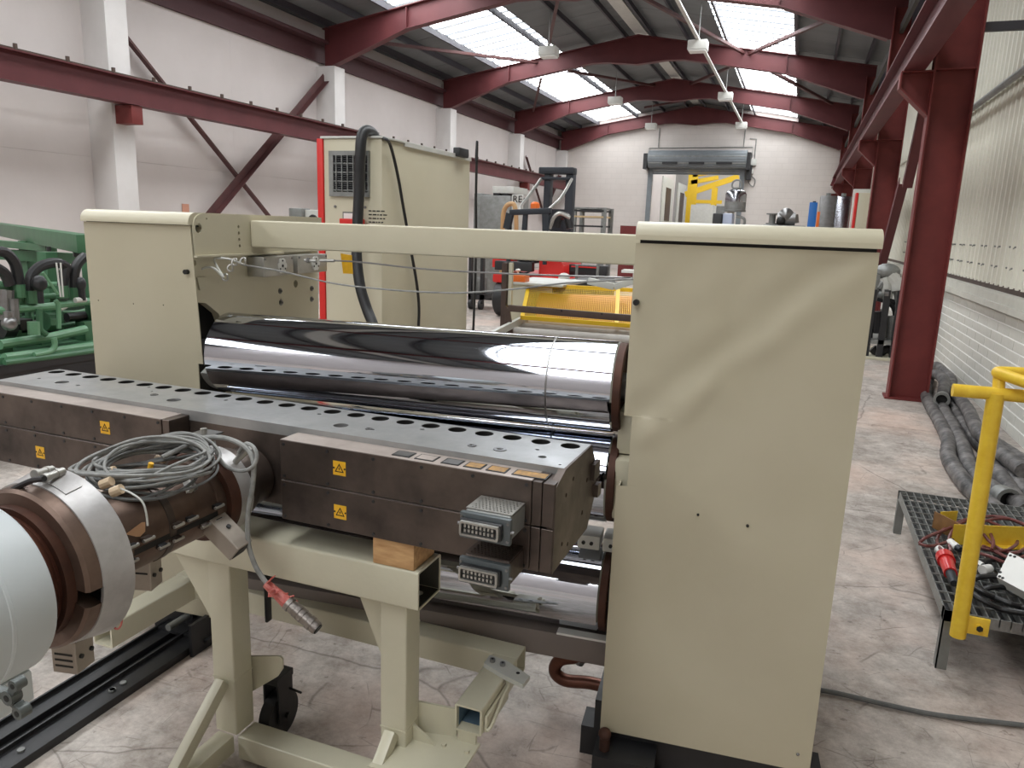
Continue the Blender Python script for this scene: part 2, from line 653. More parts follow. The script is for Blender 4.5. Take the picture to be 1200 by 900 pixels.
def roof_z(X, off=0.): return ZR - off - SL * abs(X - XRIDGE)
def at_roof(x, y, side, off):
    return on_plane(x, y, (XRIDGE, 0, ZR - off), Vector((-SL if side == 'l' else SL, 0, 1)))


struct('floor', B().box(-11, 2.4, Y0, 50, -.2, 0), FLOORM)

# ---- left wall: white panels between white boxed pillars
wl = struct('wall_left', B().box(XL - .25, XL - .03, Y0, Y1, 0, 5.7), WALLW)
pan = None
for i in range(len(FRAMES) - 1):
    ya, yb = FRAMES[i] + .35, FRAMES[i + 1]
    for j in range(2):
        for k, (z0, z1) in enumerate(((0, 2.45), (2.45, 5.6))):
            a, b = ya + (yb - ya) * j / 2, ya + (yb - ya) * (j + 1) / 2
            obj('wall_panel', B().box(XL - .03, XL + random.uniform(-.002, .002), a + .0015, b - .0015, z0 + .0012, z1 - .0012), WALLW, wl)
for i, y in enumerate(FRAMES):
    obj('pillar', B().box(XL - .02, XL + .47, y - .06, y + .33, 0, 4.86, .01), WALLPIL, wl)

# ---- right wall: painted brick below, sill, cream ribbed sheets above
wr = struct('wall_right', B().box(XR + .06, XR + .3, Y0, Y1, 0, 5.7), JOINT)
obj('brick_backing', B().box(XR - .003, XR + .06, Y0, Y1, 0, 1.05), JOINT, wr)
bl, bh = .44, .1
bm_ = obj('brick', B().box(-.006, .012, -bl / 2 + .006, bl / 2 - .006, -bh / 2 + .006, bh / 2 - .006, .002, 1), BRICK, wr)
bm_.location = Vector((XR, 6.1, .05))
for r in range(10):
    for c in range(15):
        if r == 0 and c == 0:
            continue
        inst(bm_, (XR + random.uniform(-.002, .002), 6.1 + c * bl + (bl / 2 if r % 2 else 0), .05 + r * bh), wr)
far = B()
for r in range(10):
    for c in range(15, 26):
        yy = 6.1 + c * bl + (bl / 2 if r % 2 else 0)
        far.box(XR - .006, XR + .012, yy - bl / 2 + .006, yy + bl / 2 - .006, r * bh + .006, r * bh + bh - .006)
obj('distant_bricks', far, BRICK, wr, kind='stuff')
near = B().box(XR - .02, XR + .03, Y0, 5.86, 0, 1.0).box(XR - .02, XR + .03, 17.6, Y1, 0, 1.0)
obj('plain_brickwork', near, BRICK, wr)
obj('sill', B().box(XR - .1, XR + .05, Y0, Y1, 1.03, 1.09).box(XR - .07, XR + .05, Y0, Y1, 1.09, 1.18), CONC, wr)


def ribbed(z0, z1):
    b = B()
    y, pts = 0, []
    pitch = .2
    for i in range(5):
        o = i * pitch
        pts += [(o, 0), (o + .11, 0), (o + .13, -.028), (o + .18, -.028)]
    pts.append((1.0, 0))
    for (a, c) in zip(pts[:-1], pts[1:]):
        v = [b.bm.verts.new(p) for p in ((c[1], c[0], z0), (a[1], a[0], z0), (a[1], a[0], z1), (c[1], c[0], z1))]
        b.bm.faces.new(v)
        v = [b.bm.verts.new(p) for p in ((a[1] + .004, a[0], z0), (c[1] + .004, c[0], z0), (c[1] + .004, c[0], z1), (a[1] + .004, a[0], z1))]
        b.bm.faces.new(v)
    return b


s1 = obj('wall_sheet', ribbed(1.23, 3.36), SHEET, wr)
s2 = obj('wall_sheet', ribbed(3.28, 5.55), SHEET, wr)
s1.location = (XR + .03, Y0, 0)
s2.location = (XR - .01, Y0, 0)
for i in range(1, int(Y1 - Y0)):
    inst(s1, (XR + .03, Y0 + i, 0), wr)
    inst(s2, (XR - .01, Y0 + i, 0), wr)
obj('sheet_closure', B().box(XR + .02, XR + .05, Y0, Y1, 1.17, 1.24), BROWNF, wr)
fx = B()
for z in (1.42, 1.62, 3.5, 4.3):
    y = 4.0
    while y < 17:
        fx.cyl((XR - .01, y + .05, z), (XR + .03, y + .05, z), .009, n=6)
        fx.cyl((XR - .01, y + .25, z), (XR + .03, y + .25, z), .009, n=6)
        fx.bar((XR - .008, y + .05, z), (XR - .008, y + .09, z - .015), .008, .008)
        y += .62
obj('sheet_fixings', fx, GALV, wr, kind='stuff')
struct('trim_1', B().tube([(XR - .12, 4, 3.25), (XR - .12, 16, 3.25)], .035, smooth=False), GALV)      # conduit along the wall
struct('trim_2', B().box(1.41, 1.87, 8.7, 8.76, 3.62, 3.7), PURL)                                        # rail from column to wall

# ---- far gable with the doorway
DX0, DX1, DZ = -6.02, -2.5, 4.3
outer = [(-10.4, 0), (2.1, 0), (2.1, roof_z(2.1, -.1)), (XRIDGE, ZR + .1), (-10.4, roof_z(-10.4, -.1))]
hole = [(DX0, .0011), (DX1, .0011), (DX1, DZ), (DX0, DZ)]
wb = struct('wall_back', B().plate(outer, [hole], lambda a, b: (a, Y1, b), (0, .25, 0)), BLOCK)
struct('wall_front', B().plate(outer, [], lambda a, b: (a, Y0, b), (0, -.2, 0)), WALLW)

# ---- roof: boards, translucent sheets, purlins
ceil = sroot('ceiling')
nb = 36
pw = (Y1 - Y0) / nb
sky_n = 0


def slope_quad(t0, t1, side, y0, y1, z_off=0., th=.03):
    sg = -1 if side == 'l' else 1
    xa, xb = XRIDGE + sg * t0, XRIDGE + sg * t1
    b = B()
    p = [(xa, y0, roof_z(xa) + z_off), (xb, y0, roof_z(xb) + z_off), (xb, y1, roof_z(xb) + z_off), (xa, y1, roof_z(xa) + z_off)]
    b.prism(p, (0, 0, th))
    return b


TM = {'l': (2.2, 4.03, 5.95), 'r': (2.1, 3.8, 6.5)}
for side in 'lr':
    ta, tb, te = TM[side]
    for (t0, t1) in ((.0, ta), (tb, te)):
        src = None
        for i in range(nb):
            y = Y0 + i * pw
            if src is None:
                src = obj('roof_board', slope_quad(t0, t1, side, Y0 + .006, Y0 + pw - .006), ROOF, ceil)
            else:
                inst(src, (0, i * pw, random.uniform(-.004, .004)), ceil)
# ribbed translucent sheets, one window per bay and slope
SKYB = [Y0] + FRAMES[:-1] + [Y1]
n = 0
for side in 'lr':
    ta, tb, te = TM[side]
    sg = -1 if side == 'l' else 1
    for i in range(len(SKYB) - 1):
        ya, yb = SKYB[i], SKYB[i + 1]
        n += 1
        win = sroot('window_%d' % n, (XRIDGE + sg * (ta + tb) / 2, (ya + yb) / 2, roof_z(XRIDGE + ta)))
        k = max(1, round((yb - ya) / .95))
        q = (yb - ya) / k
        src = None
        for j in range(k):
            if src is None:
                b = B()
                m_ = 10
                for a in range(m_):
                    v0, v1 = a / m_, (a + 1) / m_
                    f = .010 if a % 2 == 0 else 0
                    x0_, x1_ = XRIDGE + sg * ta, XRIDGE + sg * tb
                    b.bm.faces.new([b.bm.verts.new(p) for p in (
                        (x0_, ya + q * (v0 + .012), roof_z(x0_) + .02 + f), (x1_, ya + q * (v0 + .012), roof_z(x1_) + .02 + f),
                        (x1_, ya + q * (v1 - .012), roof_z(x1_) + .02 + f), (x0_, ya + q * (v1 - .012), roof_z(x0_) + .02 + f))])
                src = obj('pane', b, GLOW, win)
            else:
                inst(src, (0, j * q, 0), win)
        fr = B()
        for j in range(k + 1):
            yy = ya + q * j
            x0_, x1_ = XRIDGE + sg * ta, XRIDGE + sg * tb
            fr.bar((x0_, yy, roof_z(x0_) + .03), (x1_, yy, roof_z(x1_) + .03), .03, .02)
        obj('glazing_bars', fr, GALV, win)
# purlins run the length of the hall
for side, ts in (('l', (.35, 1.25, 2.34, 3.95, 4.7, 5.4)), ('r', (.35, 1.25, 2.24, 3.86, 4.7, 5.4))):
    sg = -1 if side == 'l' else 1
    for t in ts:
        x = XRIDGE + sg * t
        b = B()
        z = roof_z(x)
        b.box(x - .003, x + .003, Y0, Y1, z - .17, z - .012).box(x - .003, x + .045, Y0, Y1, z - .172, z - .166)
        obj('purlin', b, PURL, ceil)
obj('ridge_liner', B().box(XRIDGE - .16, XRIDGE + .16, Y0, Y1, ZR - .075, ZR - .045), OFFW, ceil)
struct('trim_3', B().box(XL, XL + .06, Y0, Y1, 4.95, 5.4).box(XL, XL + .3, Y0, Y1, 5.3, 5.36), SHADED_RED)          # eaves beam, left
struct('trim_4', B().box(1.3, 1.36, Y0, Y1, 5.0, 5.35), PURL)                                                 # eaves beam, right
# light strip of liner under the eaves on the right
ev = B()
struct('trim_5', ev.box(1.14, 1.2, Y0, Y1, 4.95, 5.1), INNER)

# ---- steel portal frames
ORD = {8.75: 'nearest', 14.5: 'second', 20.25: 'third', 26.0: 'fourth', 31.6: 'last'}
FLAB = {8.75: 'dark red steel portal frame whose big column stands nearest, beside the hoses on the right',
        14.5: 'dark red portal frame second in the row, column just behind the nearest red column',
        20.25: 'dark red steel portal frame third in the row, crossing above the electrical cabinet',
        26.0: 'dark red steel portal frame fourth in the row, next to last before the far gable',
        31.6: 'dark red steel portal frame set right against the far white gable wall'}
XE, XEL = 1.22, -9.95


def rafter_poly(side):
    sg = -1 if side == 'l' else 1
    te = (XRIDGE - XEL) if side == 'l' else (XE - XRIDGE)
    zt = lambda t: ZR - .17 - SL * t
    zb = lambda t: ZR - .60 - SL * t
    pts = [(0, zt(0)), (te, zt(te)), (te, 4.87), (te - .25, 4.87), (te - 2.0, zb(te - 2.0)), (1.2, zb(1.2)), (.75, 5.9), (0, 5.83)]
    return [(XRIDGE + sg * t, z) for t, z in pts]


for y in FRAMES:
    vis = y in FLAB
    if vis:
        fr = thing('portal_frame', FLAB[y], 'steel frame', (XE, y, 0), group='portal frames')
    else:
        fr = sroot('trim_%d' % (20 + FRAMES.index(y)), (XE, y, 0))
    for side in 'lr':
        P = rafter_poly(side)
        b = B().prism([(x, y - .006, z) for x, z in P], (0, .012, 0))
        for i in (0, 3, 4, 5, 6):
            (xa, za), (xb, zb) = P[i], P[(i + 1) % len(P)]
            b.bar((xa, y, za), (xb, y, zb), .19, .016, up=(0, 0, 1), ext=.004)
        xs = P[4][0]
        b.box(xs - .008, xs + .008, y - .09, y + .09, P[4][1], P[4][1] + .40)
        obj('rafter', b, RED, fr)
    c = B()
    zc = 5.35
    c.box(1.045, 1.395, y - .008, y + .008, 0, zc)
    c.box(1.03, 1.047, y - .1, y + .1, 0, zc)
    c.box(1.393, 1.41, y - .1, y + .1, 0, zc)
    c.box(1.05, 1.39, y - .09, y + .09, 3.28, 3.295)
    obj('column', c, REDCOL, fr)
    obj('base_plate', B().box(1.0, 1.44, y - .13, y + .13, 0, .02), REDCOL, fr)
    obj('crane_bracket', B().prism([(1.03, y - .01, 3.28), (.76, y - .01, 3.28), (.76, y - .01, 3.12), (1.03, y - .01, 2.86)], (0, .02, 0))
        .box(.75, 1.03, y - .09, y + .09, 3.265, 3.28).box(.745, .76, y - .09, y + .09, 3.12, 3.27)
        .bar((.755, y, 3.12), (1.03, y, 2.86), .18, .014), REDCOL, fr)

# ---- crane rail beams on both sides
t = thing('crane_beam', 'long dark red crane runway beam bolted along the left white wall', 'beam', (-9.45, 8, 3.2))
obj('runway_beam', B().ibeam((-9.45, Y0 + .2, 3.385), (-9.45, Y1 - .1, 3.385), .36, .22), RED, t)
obj('rail', B().box(-9.475, -9.425, Y0 + .2, Y1 - .1, 3.575, 3.61), BROWNF, t)
for y in FRAMES:
    obj('bracket', B().box(-9.69, -9.36, y + .0, y + .2, 2.93, 3.19, .004), REDCOL, t)
bo = obj('rail_bolt', B().cyl((0, 0, 0), (0, 0, .07), .028, n=6), BROWNF, t)
bo.location = Vector((-9.36, 5.6, 3.575))
for i in range(1, 36):
    inst(bo, Vector((-9.36, 5.6 + i * .72, 3.575)), t)
t = thing('crane_beam', 'dark red crane runway beam running along the tops of the right columns', 'beam', (.86, 8, 3.28))
obj('runway_beam', B().ibeam((.86, Y0 + .2, 3.46), (.86, Y1 - 3.4, 3.46), .34, .19), RED, t)
obj('rail', B().box(.835, .885, Y0 + .2, Y1 - 3.4, 3.645, 3.69), BROWNF, t)

# ---- diagonal braces on walls and under the roof
def brace(name, label, a, b, w=.1, h=.012, m=BRACE, up=(0, 0, 1), grp='wall braces'):
    bb = B().bar(a, b, w, h, up)
    d = Vector(b) - Vector(a)
    u = Vector(up)
    sd = d.cross(u).normalized()
    up2 = sd.cross(d).normalized()
    o = up2 * (w / 2 * .9)
    bb.bar(Vector(a) + sd * (w / 2) - o * .0 + up2 * (w * .45), Vector(b) + sd * (w / 2) + up2 * (w * .45), h, w * .9, up2)
    return tag(obj(name, bb, m), label, 'brace', grp)


XB = XL + .12
brace('wall_brace', 'thin dark red wall brace falling from upper left to lower right behind the left tower', at_x(127, 18, XB), at_x(322, 262, XB), .1, up=(1, 0, 0))
brace('wall_brace', 'wide dark red wall brace rising to the right up to the second white pillar', at_x(236, 262, XB + .08), at_x(380, 90, XB + .08), .14, up=(1, 0, 0))
brace('wall_brace', 'thin wall brace falling rightwards behind the forklift mast', at_x(616, 183, XB), at_x(640, 262, XB), .1, up=(1, 0, 0))
brace('wall_brace', 'dark wall brace rising rightwards behind the forklift mast into the far corner', at_x(640, 240, XB + .08), at_x(663, 186, XB + .08), .12, up=(1, 0, 0))
for lab, (x0, y0, s0), (x1, y1, s1_) in (
        ('long dark red roof brace crossing under the left skylights near the second rafter', (440, 51, 'l'), (640, 76, 'l')),
        ('dark roof brace hanging steeply just above the first lamp box on the left', (655, -8, 'l'), (642, 58, 'l')),
        ('dark red roof brace falling left of the right skylight to the third rafter', (750, -3, 'r'), (876, 66, 'r')),
        ('dark red roof brace rising right of the skylight towards the second column', (874, 66, 'r'), (986, 18, 'r')),
        ('dark roof brace crossing below the middle right skylight towards the right eaves', (895, 80, 'r'), (975, 123, 'r')),
        ('thin dark roof brace rising to the right under the ridge behind the conduit', (806, 101, 'r'), (858, 79, 'r')),
        ('thin dark roof brace lying left of the ridge above the far left skylight', (664, 84, 'l'), (775, 103, 'l')),
        ('short dark roof brace dropping behind the third rafter on the left', (634, 92, 'l'), (624, 134, 'l')),
        ('thin roof brace under the ridge in the last bay, above the shutter', (755, 127, 'l'), (806, 118, 'l'))):
    brace('roof_brace', lab, at_roof(x0, y0, s0, .28), at_roof(x1, y1, s1_, .28), .07, grp='roof braces')
for lab, (a, b) in (('dark red strut sloping between the nearest and second right columns', ((1079, 122), (1058, 217))),
                    ('dark red diagonal strut low beside the second right column', ((1054, 212), (1024, 330))),
                    ('dark red strut sloping down left at the far end of the right crane beam', ((993, 175), (975, 218)))):
    Yv = 13.0 if 'far end' not in lab else 27.5
    brace('column_strut', lab, at_x(a[0], a[1], 1.25) if 'far' not in lab else at_y(a[0], a[1], 28.5), at_x(b[0], b[1], 1.25) if 'far' not in lab else at_y(b[0], b[1], 27.5), .13, .012, RED, up=(0, 1, 0) if 'far' in lab else (1, 0, 0), grp='column struts')

# ---- lamps under the roof
cond = [at_z(795 + (870 - 795) * q, 0 + 149 * q, 5.62) for q in (-.15, 0, .25, .5, .75, 1)]
cx = sum(p.x for p in cond) / len(cond)
tag(obj('conduit', B().box(cx - .035, cx + .035, 10, Y1 - .2, 5.62, 5.66, .004), OFFW), 'long white cable trunking under the roof linking the right lamp boxes', 'conduit')
for lab, (x, y), g in (('nearest white lamp box on the trunking under the right slope', (820, 54), 1),
                       ('middle white lamp box on the trunking under the right slope', (852, 113), 1),
                       ('farthest white lamp box on the trunking beside the far gable', (870, 147), 1),
                       ('nearest white lamp box under the left skylights at the third rafter', (643, 61), 0),
                       ('middle white lamp box under the left skylights at the fourth rafter', (721, 118), 0),
                       ('farthest white lamp box left of the ridge at the gable rafter', (763, 148), 0)):
    p = at_z(x, y, 5.52 if g else 5.5)
    if g: p.x = cx
    s = .2
    t = thing('lamp_box', lab, 'lamp', (p.x, p.y, p.z - .12), group='roof lamp boxes')
    obj('housing', B().box(p.x - s, p.x + s, p.y - .16, p.y + .16, p.z - .09, p.z + .1, .01), OFFW, t)
    obj('diffuser', B().box(p.x - s * .9, p.x + s * .9, p.y - .14, p.y + .14, p.z - .12, p.z - .09, .008), WHITE, t)
    obj('hanger', B().cyl((p.x, p.y, p.z + .09), (p.x, p.y, roof_z(p.x, -.018)), .012, n=8), GALV, t)

# ---- roller shutter at the far doorway
t = thing('roller_shutter', 'grey rolled up steel shutter with side guides in the far gable doorway', 'shutter', ((DX0 + DX1) / 2, Y1 - .2, 0))
dr = Y1 - .42
obj('drum', B().lathe((DX0 - .1, dr, 4.5), (1, 0, 0), [(0, 0), (0, .34), (DX1 - DX0 + .3, .34), (DX1 - DX0 + .3, 0)], n=28), HINGE, t)
for i in range(6):
    obj('slat', B().box(DX0 + .02, DX1 - .02, Y1 - .13, Y1 - .09, 3.93 + i * .085, 3.93 + i * .085 + .079, .006), HINGE, t)
for x in (DX0 - .06, DX1 + .06):
    obj('guide', B().box(x - .09, x + .09, Y1 - .17, Y1 - .03, 0, 4.2), HINGE, t)
for i in range(9):
    a = radians(150 + i * 15)
    obj('drum_slat', B().box(DX0 - .08, DX1 + .18, dr + .342 * cos(a) - .006, dr + .342 * cos(a) + .006, 4.5 + .342 * sin(a) - .02, 4.5 + .342 * sin(a) + .02, .004), GALV if i % 3 == 1 else HINGE, t)
obj('drum_bracket', B().box(DX0 - .28, DX0 - .12, Y1 - .7, Y1 - .02, 4.1, 4.7), BLACK, t)
obj('drive_unit', B().box(DX1 + .2, DX1 + .34, Y1 - .6, Y1 - .02, 4.1, 4.75).box(DX1 + .2, DX1 + .4, Y1 - .3, Y1 - .02, 3.75, 4.3), BLACK, t)
for i in range(3):
    a = DX0 + .5 + i * 1.05
    obj('slot', B().box(a, a + .6, dr - .345, dr - .3, 4.28, 4.36), BLACK, t)
t = thing('shutter_control', 'small white control box with wiring right of the shutter', 'control box', (-2.05, Y1 - .1, 4.3))
obj('box', B().box(-2.16, -1.96, Y1 - .14, Y1 - .01, 4.3, 4.55, .01), OFFW, t)
obj('lower_box', B().box(-2.2, -2.04, Y1 - .12, Y1 - .01, 4.0, 4.14, .01), OFFW, t)
obj('wire', B().tube([(-2.05, Y1 - .03, 4.55), (-2.05, Y1 - .03, 5.3), (-2.3, Y1 - .03, 5.32)], .018, smooth=False, n=6)
    .tube([(-2.12, Y1 - .03, 4.0), (-2.2, Y1 - .05, 3.7), (-2.0, Y1 - .05, 3.5), (-1.95, Y1 - .05, 3.75), (-2.1, Y1 - .05, 3.9)], .018, n=6), GALV, t)
tag(obj('door_wiring', B().tube([(DX0 - .2, Y1 - .03, 4.3), (DX0 - .2, Y1 - .03, 4.97), (DX1 + .35, Y1 - .03, 5.0), (DX1 + .35, Y1 - .03, 4.6)], .016, smooth=False, n=6)
        .tube([(-5.85, Y1 - .03, 4.97), (-5.85, Y1 - .03, 5.75)], .016, smooth=False, n=6).tube([(-2.5, Y1 - .03, 5.0), (-2.5, Y1 - .03, 5.75)], .016, smooth=False, n=6), GALV),
    'thin grey wiring pipe running round the top of the rolled shutter', 'pipe')

# ---- the yard-like hall behind the doorway
struct('wall_beyond_left', B().box(-7.1, -6.9, Y1 + .25, 43.4, 0, 6.5), WALLW)
struct('wall_beyond_end', B().box(-11, 2.4, 49.5, 49.7, 0, 7.5), WALLPIL)
struct('wall_beyond_right', B().box(2.2, 2.4, Y1 + .25, 49.5, 0, 7.5), WALLPIL)
struct('wall_beyond_far_left', B().box(-11, -10.8, 43.4, 49.5, 0, 7.5).box(-11, -6.9, 43.2, 43.4, 0, 7.5), WALLPIL)
struct('ceiling_beyond', B().box(-11, 2.4, Y1 + .25, 49.6, 7.2, 7.3), ROOF)
w9 = sroot('window_20', (-4, 41, 7.1))
obj('pane', B().box(-5.6, -4.6, 34, 47, 7.12, 7.16), GLOW, w9)
obj('pane', B().box(-1.9, -.9, 34, 47, 7.12, 7.16), GLOW, w9)
for i, (xa, xb) in enumerate(((775, 788), (793, 803))):
    p, q = at_x(xa, 230, -6.88), at_x(xb, 230, -6.88)
    d = sroot('door_%d' % (i + 1), (-6.88, p.y, 0))
    obj('leaf', B().box(-6.9, -6.84, p.y + .03, q.y - .03, .02, 4.4), OFFW, d)
    ya, yb = p.y + (q.y - p.y) * .3, p.y + (q.y - p.y) * .75
    obj('window', B().box(-6.86, -6.82, ya, yb, 2.2, 3.9), BROWNF, d)
YB = 42.5
t = thing('yellow_portal', 'yellow steel frame with sloping beams in the hall behind the doorway', 'steel frame', (-5.4, YB, 0))
pt = lambda x, y, Y=YB: at_y(x, y, Y)
bb = at_y(808, 264, YB)
obj('column', B().box(bb.x - .25, bb.x + .25, YB - .1, YB + .1, 0, 5.6), YELLOW, t)
obj('rafter', B().bar(pt(803, 228), pt(866, 207), .15, .3), YELLOW, t)
obj('beam', B().bar(pt(810, 214), pt(842, 208), .2, .22).bar(pt(812, 206), pt(844, 201), .2, .16), YELLOW, t)
bb = at_y(838, 220, YB)
obj('post', B().box(bb.x - .15, bb.x + .15, YB - .1, YB + .1, 0, bb.z), YELLOW, t)
obj('rail', B().box(pt(806, 237).x, pt(846, 237).x, YB - .08, YB + .08, pt(806, 238).z, pt(806, 234).z), YELLOW, t)
t = thing('stacked_crate', 'pale grey crate with dark racks standing behind the doorway', 'crate', (-4.6, 41, 0))
a, b_ = at_y(811, 240, 41), at_y(838, 240, 41)
obj('body', B().box(a.x, b_.x, 40.6, 41.8, .02, a.z, .02), OFFW, t)
obj('skid', B().box(a.x, b_.x, 40.7, 41.7, 0, .02), BLACK, t)


# ================================================================ THE CALENDER (roll stack), in its own turned frame (u, v, z)
cal = thing('calender', 'large beige roll stack machine with two covered towers and three chrome rolls', 'machine', (-.9, 2.6, 0), MY, F=MF)
UR0, UR1, VF = -.227, .379, 2.07
# right cover: dented front sheet with a notch, folded sides
b = B()
NU, NZ = 48, 104


def dent(u, z):
    d = 0
    # creased band rising from lower left to upper right, plus shallow buckles
    t = (z - 1.05) - (u + .2) * .95
    d += .009 * math.exp(-(t / .05) ** 2) * (1 if .95 < z < 1.6 else .0) * (.6 + .8 * noise.noise((u * 9, z * 9, 1)))
    d -= .008 * math.exp(-((t - .09) / .05) ** 2) * (1 if .95 < z < 1.6 else 0) * (.6 + .8 * noise.noise((u * 8, z * 8, 4)))
    d += .005 * noise.noise((u * 5, z * 4, 2)) * max(0, min(1, (z - .55) * 1.6))
    d += .006 * noise.noise((u * 12, z * 10, 7)) * max(0, min(1, (z - .9) * 2)) * max(0, min(1, (.35 - u) * 2))
    return d


def uleft(z):
    if z > 1.135: return -.228
    if z > .925: return -.205
    return -.236


zs = sorted([.12 + (1.617 - .12) * i / NZ for i in range(NZ + 1)] + [1.1349, 1.1351, .9249, .9251])
rows = []
for z in zs:
    ul = uleft(z)
    rows.append([b.bm.verts.new((ul + (UR1 - ul) * i / NU, VF - dent(ul + (UR1 - ul) * i / NU, z) * min(1, i / 3, (NU - i) / 3), z)) for i in range(NU + 1)])
for i in range(len(rows) - 1):
    for k in range(NU):
        b.bm.faces.new((rows[i][k], rows[i][k + 1], rows[i + 1][k + 1], rows[i + 1][k]))
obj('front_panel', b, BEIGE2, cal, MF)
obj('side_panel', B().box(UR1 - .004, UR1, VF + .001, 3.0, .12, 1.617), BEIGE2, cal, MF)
b = B()
b.box(-.2205, -.2165, VF + .001, 2.95, 1.136, 1.617).box(-.231, -.227, VF + .001, 2.95, .12, .924)
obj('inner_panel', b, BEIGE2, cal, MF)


def cap_profile(v0, v1, zb, h):
    pts = [(v0 - .012, zb), (v0 - .012, zb + h - .036)]
    for i in range(7):
        a = pi - i * pi / 2 / 6
        pts.append((v0 + .03 + .042 * cos(a), zb + h - .036 + .036 * sin(a)))
    pts += [(v1, zb + h), (v1, zb)]
    return pts


obj('cover_cap', B().prism([(UR0 - .001, v, z) for v, z in cap_profile(VF, 3.02, 1.626, .049)], (UR1 - UR0 + .004, 0, 0)), BEIGE, cal, MF)
obj('cap_gap', B().box(UR0 + .01, UR1 - .006, VF + .006, 3.0, 1.612, 1.627), INK, cal, MF)
for (x, y, r_, m_) in ((746, 354, .0085, INK), (818, 603, .0035, INK), (876, 616, .0042, INK)):
    p = m_v(x, y, VF)
    kn = obj('knob' if r_ > .006 else 'screw_hole', B().cyl((p.x, VF - (.016 if r_ > .006 else .0035), p.z), (p.x, VF + .01, p.z), r_, n=14), m_, cal, MF)
p = m_v(935, 884, VF)
obj('rivet', B().sph((p.x, VF, p.z), .005), STEEL, cal, MF)
# left cover
UL0, UL1, VL = -2.24, -1.787, 2.247
b = B().box(UL0, UL1, VL, VL + .004, 1.17, 1.612)
b.box(UL0, UL1 + .014, VL, VL + .004, .95, 1.17).box(UL0, UL1, VL, VL + .004, .12, .95)
b = B().prism([(UL0, VL, .12), (UL1 + .004, VL, .12), (UL1 + .004, VL, 1.125), (UL1 + .024, VL, 1.125), (UL1 + .0, VL, 1.612), (UL0, VL, 1.612)], (0, .004, 0))
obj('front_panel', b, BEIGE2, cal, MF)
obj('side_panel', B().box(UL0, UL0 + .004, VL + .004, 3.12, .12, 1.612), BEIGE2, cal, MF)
obj('cover_cap', B().prism([(UL0 - .002, v, z) for v, z in cap_profile(VL, 3.14, 1.614, .043)], (UL1 - UL0 + .004, 0, 0)), BEIGE, cal, MF)
obj('cap_gap', B().box(UL0 + .006, UL1 - .006, VL + .006, 3.1, 1.608, 1.621), INK, cal, MF)
p = m_v(220, 318.5, VL)
obj('knob', B().cyl((p.x, VL - .016, p.z), (p.x, VL + .01, p.z), .0085, n=14), INK, cal, MF)
for x, y in ((115.5, 352), (156.5, 356), (191.5, 357.5)):
    p = m_v(x, y, VL)
    obj('screw_hole', B().cyl((p.x, VL - .001, p.z), (p.x, VL + .01, p.z), .0022, n=8), INK, cal, MF)
obj('cover_shade_sheet', B().box(UL1 - .13, UL1 - .125, VL + .02, 3.1, .12, 1.6), INNER, cal, MF)  # dark sheet stands in for the shade inside the hollow cover
# left side frame plate, real holes, open bay for the roll
UP = -1.781
VPF = 2.256


def pl(x, y): p = m_u(x, y, UP); return (p.y, p.z)


hx = [circ(2.284, 1.604, .0175, 20)] + [circ(*pl(x, y), .0062, 12) for x, y in ((279.5, 265.5), (280, 273), (280.4, 280.5), (281, 288))] + \
     [circ(*pl(x, y), .0035, 8) for x, y in ((230, 256), (242, 256.3))]
out = [(VPF, 1.508), (VPF, 1.585)]
for i in range(7):
    a = pi - i * pi / 12
    out.append((VPF + .05 + .05 * cos(a), 1.605 + .05 * sin(a)))
out += [(3.13, 1.655), (3.13, 1.508)]
obj('side_frame', B().plate(out, hx, lambda a, c: (UP, a, c), (-.03, 0, 0)), BEIGE, cal, MF)
UQ = UP - .022


def pq(x, y): p = m_u(x, y, UQ); return (p.y, p.z)


h2 = [circ(2.279, pq(231, 308)[1], .011, 14)] + [circ(*pq(x, y), .0035, 8) for x, y in ((239, 297), (239, 329), (247, 365), (240, 328.5))] + [circ(*pq(346.5, 332.5), .017, 16)]
h2 = h2[:3] + [h2[-1]]
RC, RZ, RR = 2.24, 1.18, .140
out = [(VPF, 1.506), (3.13, 1.506), (3.13, .2), (2.42, .2), (2.42, 1.02)]
for i in range(9):
    a = radians(-38 + i * 21)
    if i < 7:
        out.append((RC + .19 * cos(a), RZ + .0 + .165 * sin(a)))
out = [(VPF, 1.506), (3.13, 1.506), (3.13, .2), (2.46, .2), (2.46, 1.08), (2.445, 1.2), (2.40, 1.29), (2.33, 1.335), (VPF, 1.345)]
obj('side_frame', B().plate(out, h2, lambda a, c: (UQ, a, c), (-.03, 0, 0)), BEIGE, cal, MF)
obj('frame_ledge', B().box(UQ, UP + .012, VPF - .004, 2.80, 1.503, 1.510), BEIGE, cal, MF)
for (x, y) in ((328, 341), (329, 354.5), (365, 338), (365, 350.5)):
    v, z = pq(x, y)
    s_ = obj('bolt', B().cyl((UQ - .002, v, z), (UQ + .003, v, z), .0125, n=16).cyl((UQ + .003, v, z), (UQ + .008, v, z), .0075, n=10), STEEL, cal, MF)
    obj('socket', B().cyl((UQ + .008, v, z), (UQ + .0085, v, z), .004, n=6), INK, s_, MF)
# tie beam between the towers
obj('tie_beam', B().box(UP, UR0 + .004, 2.585, 2.70, 1.533, 1.636, .009, 3), BEIGE, cal, MF)
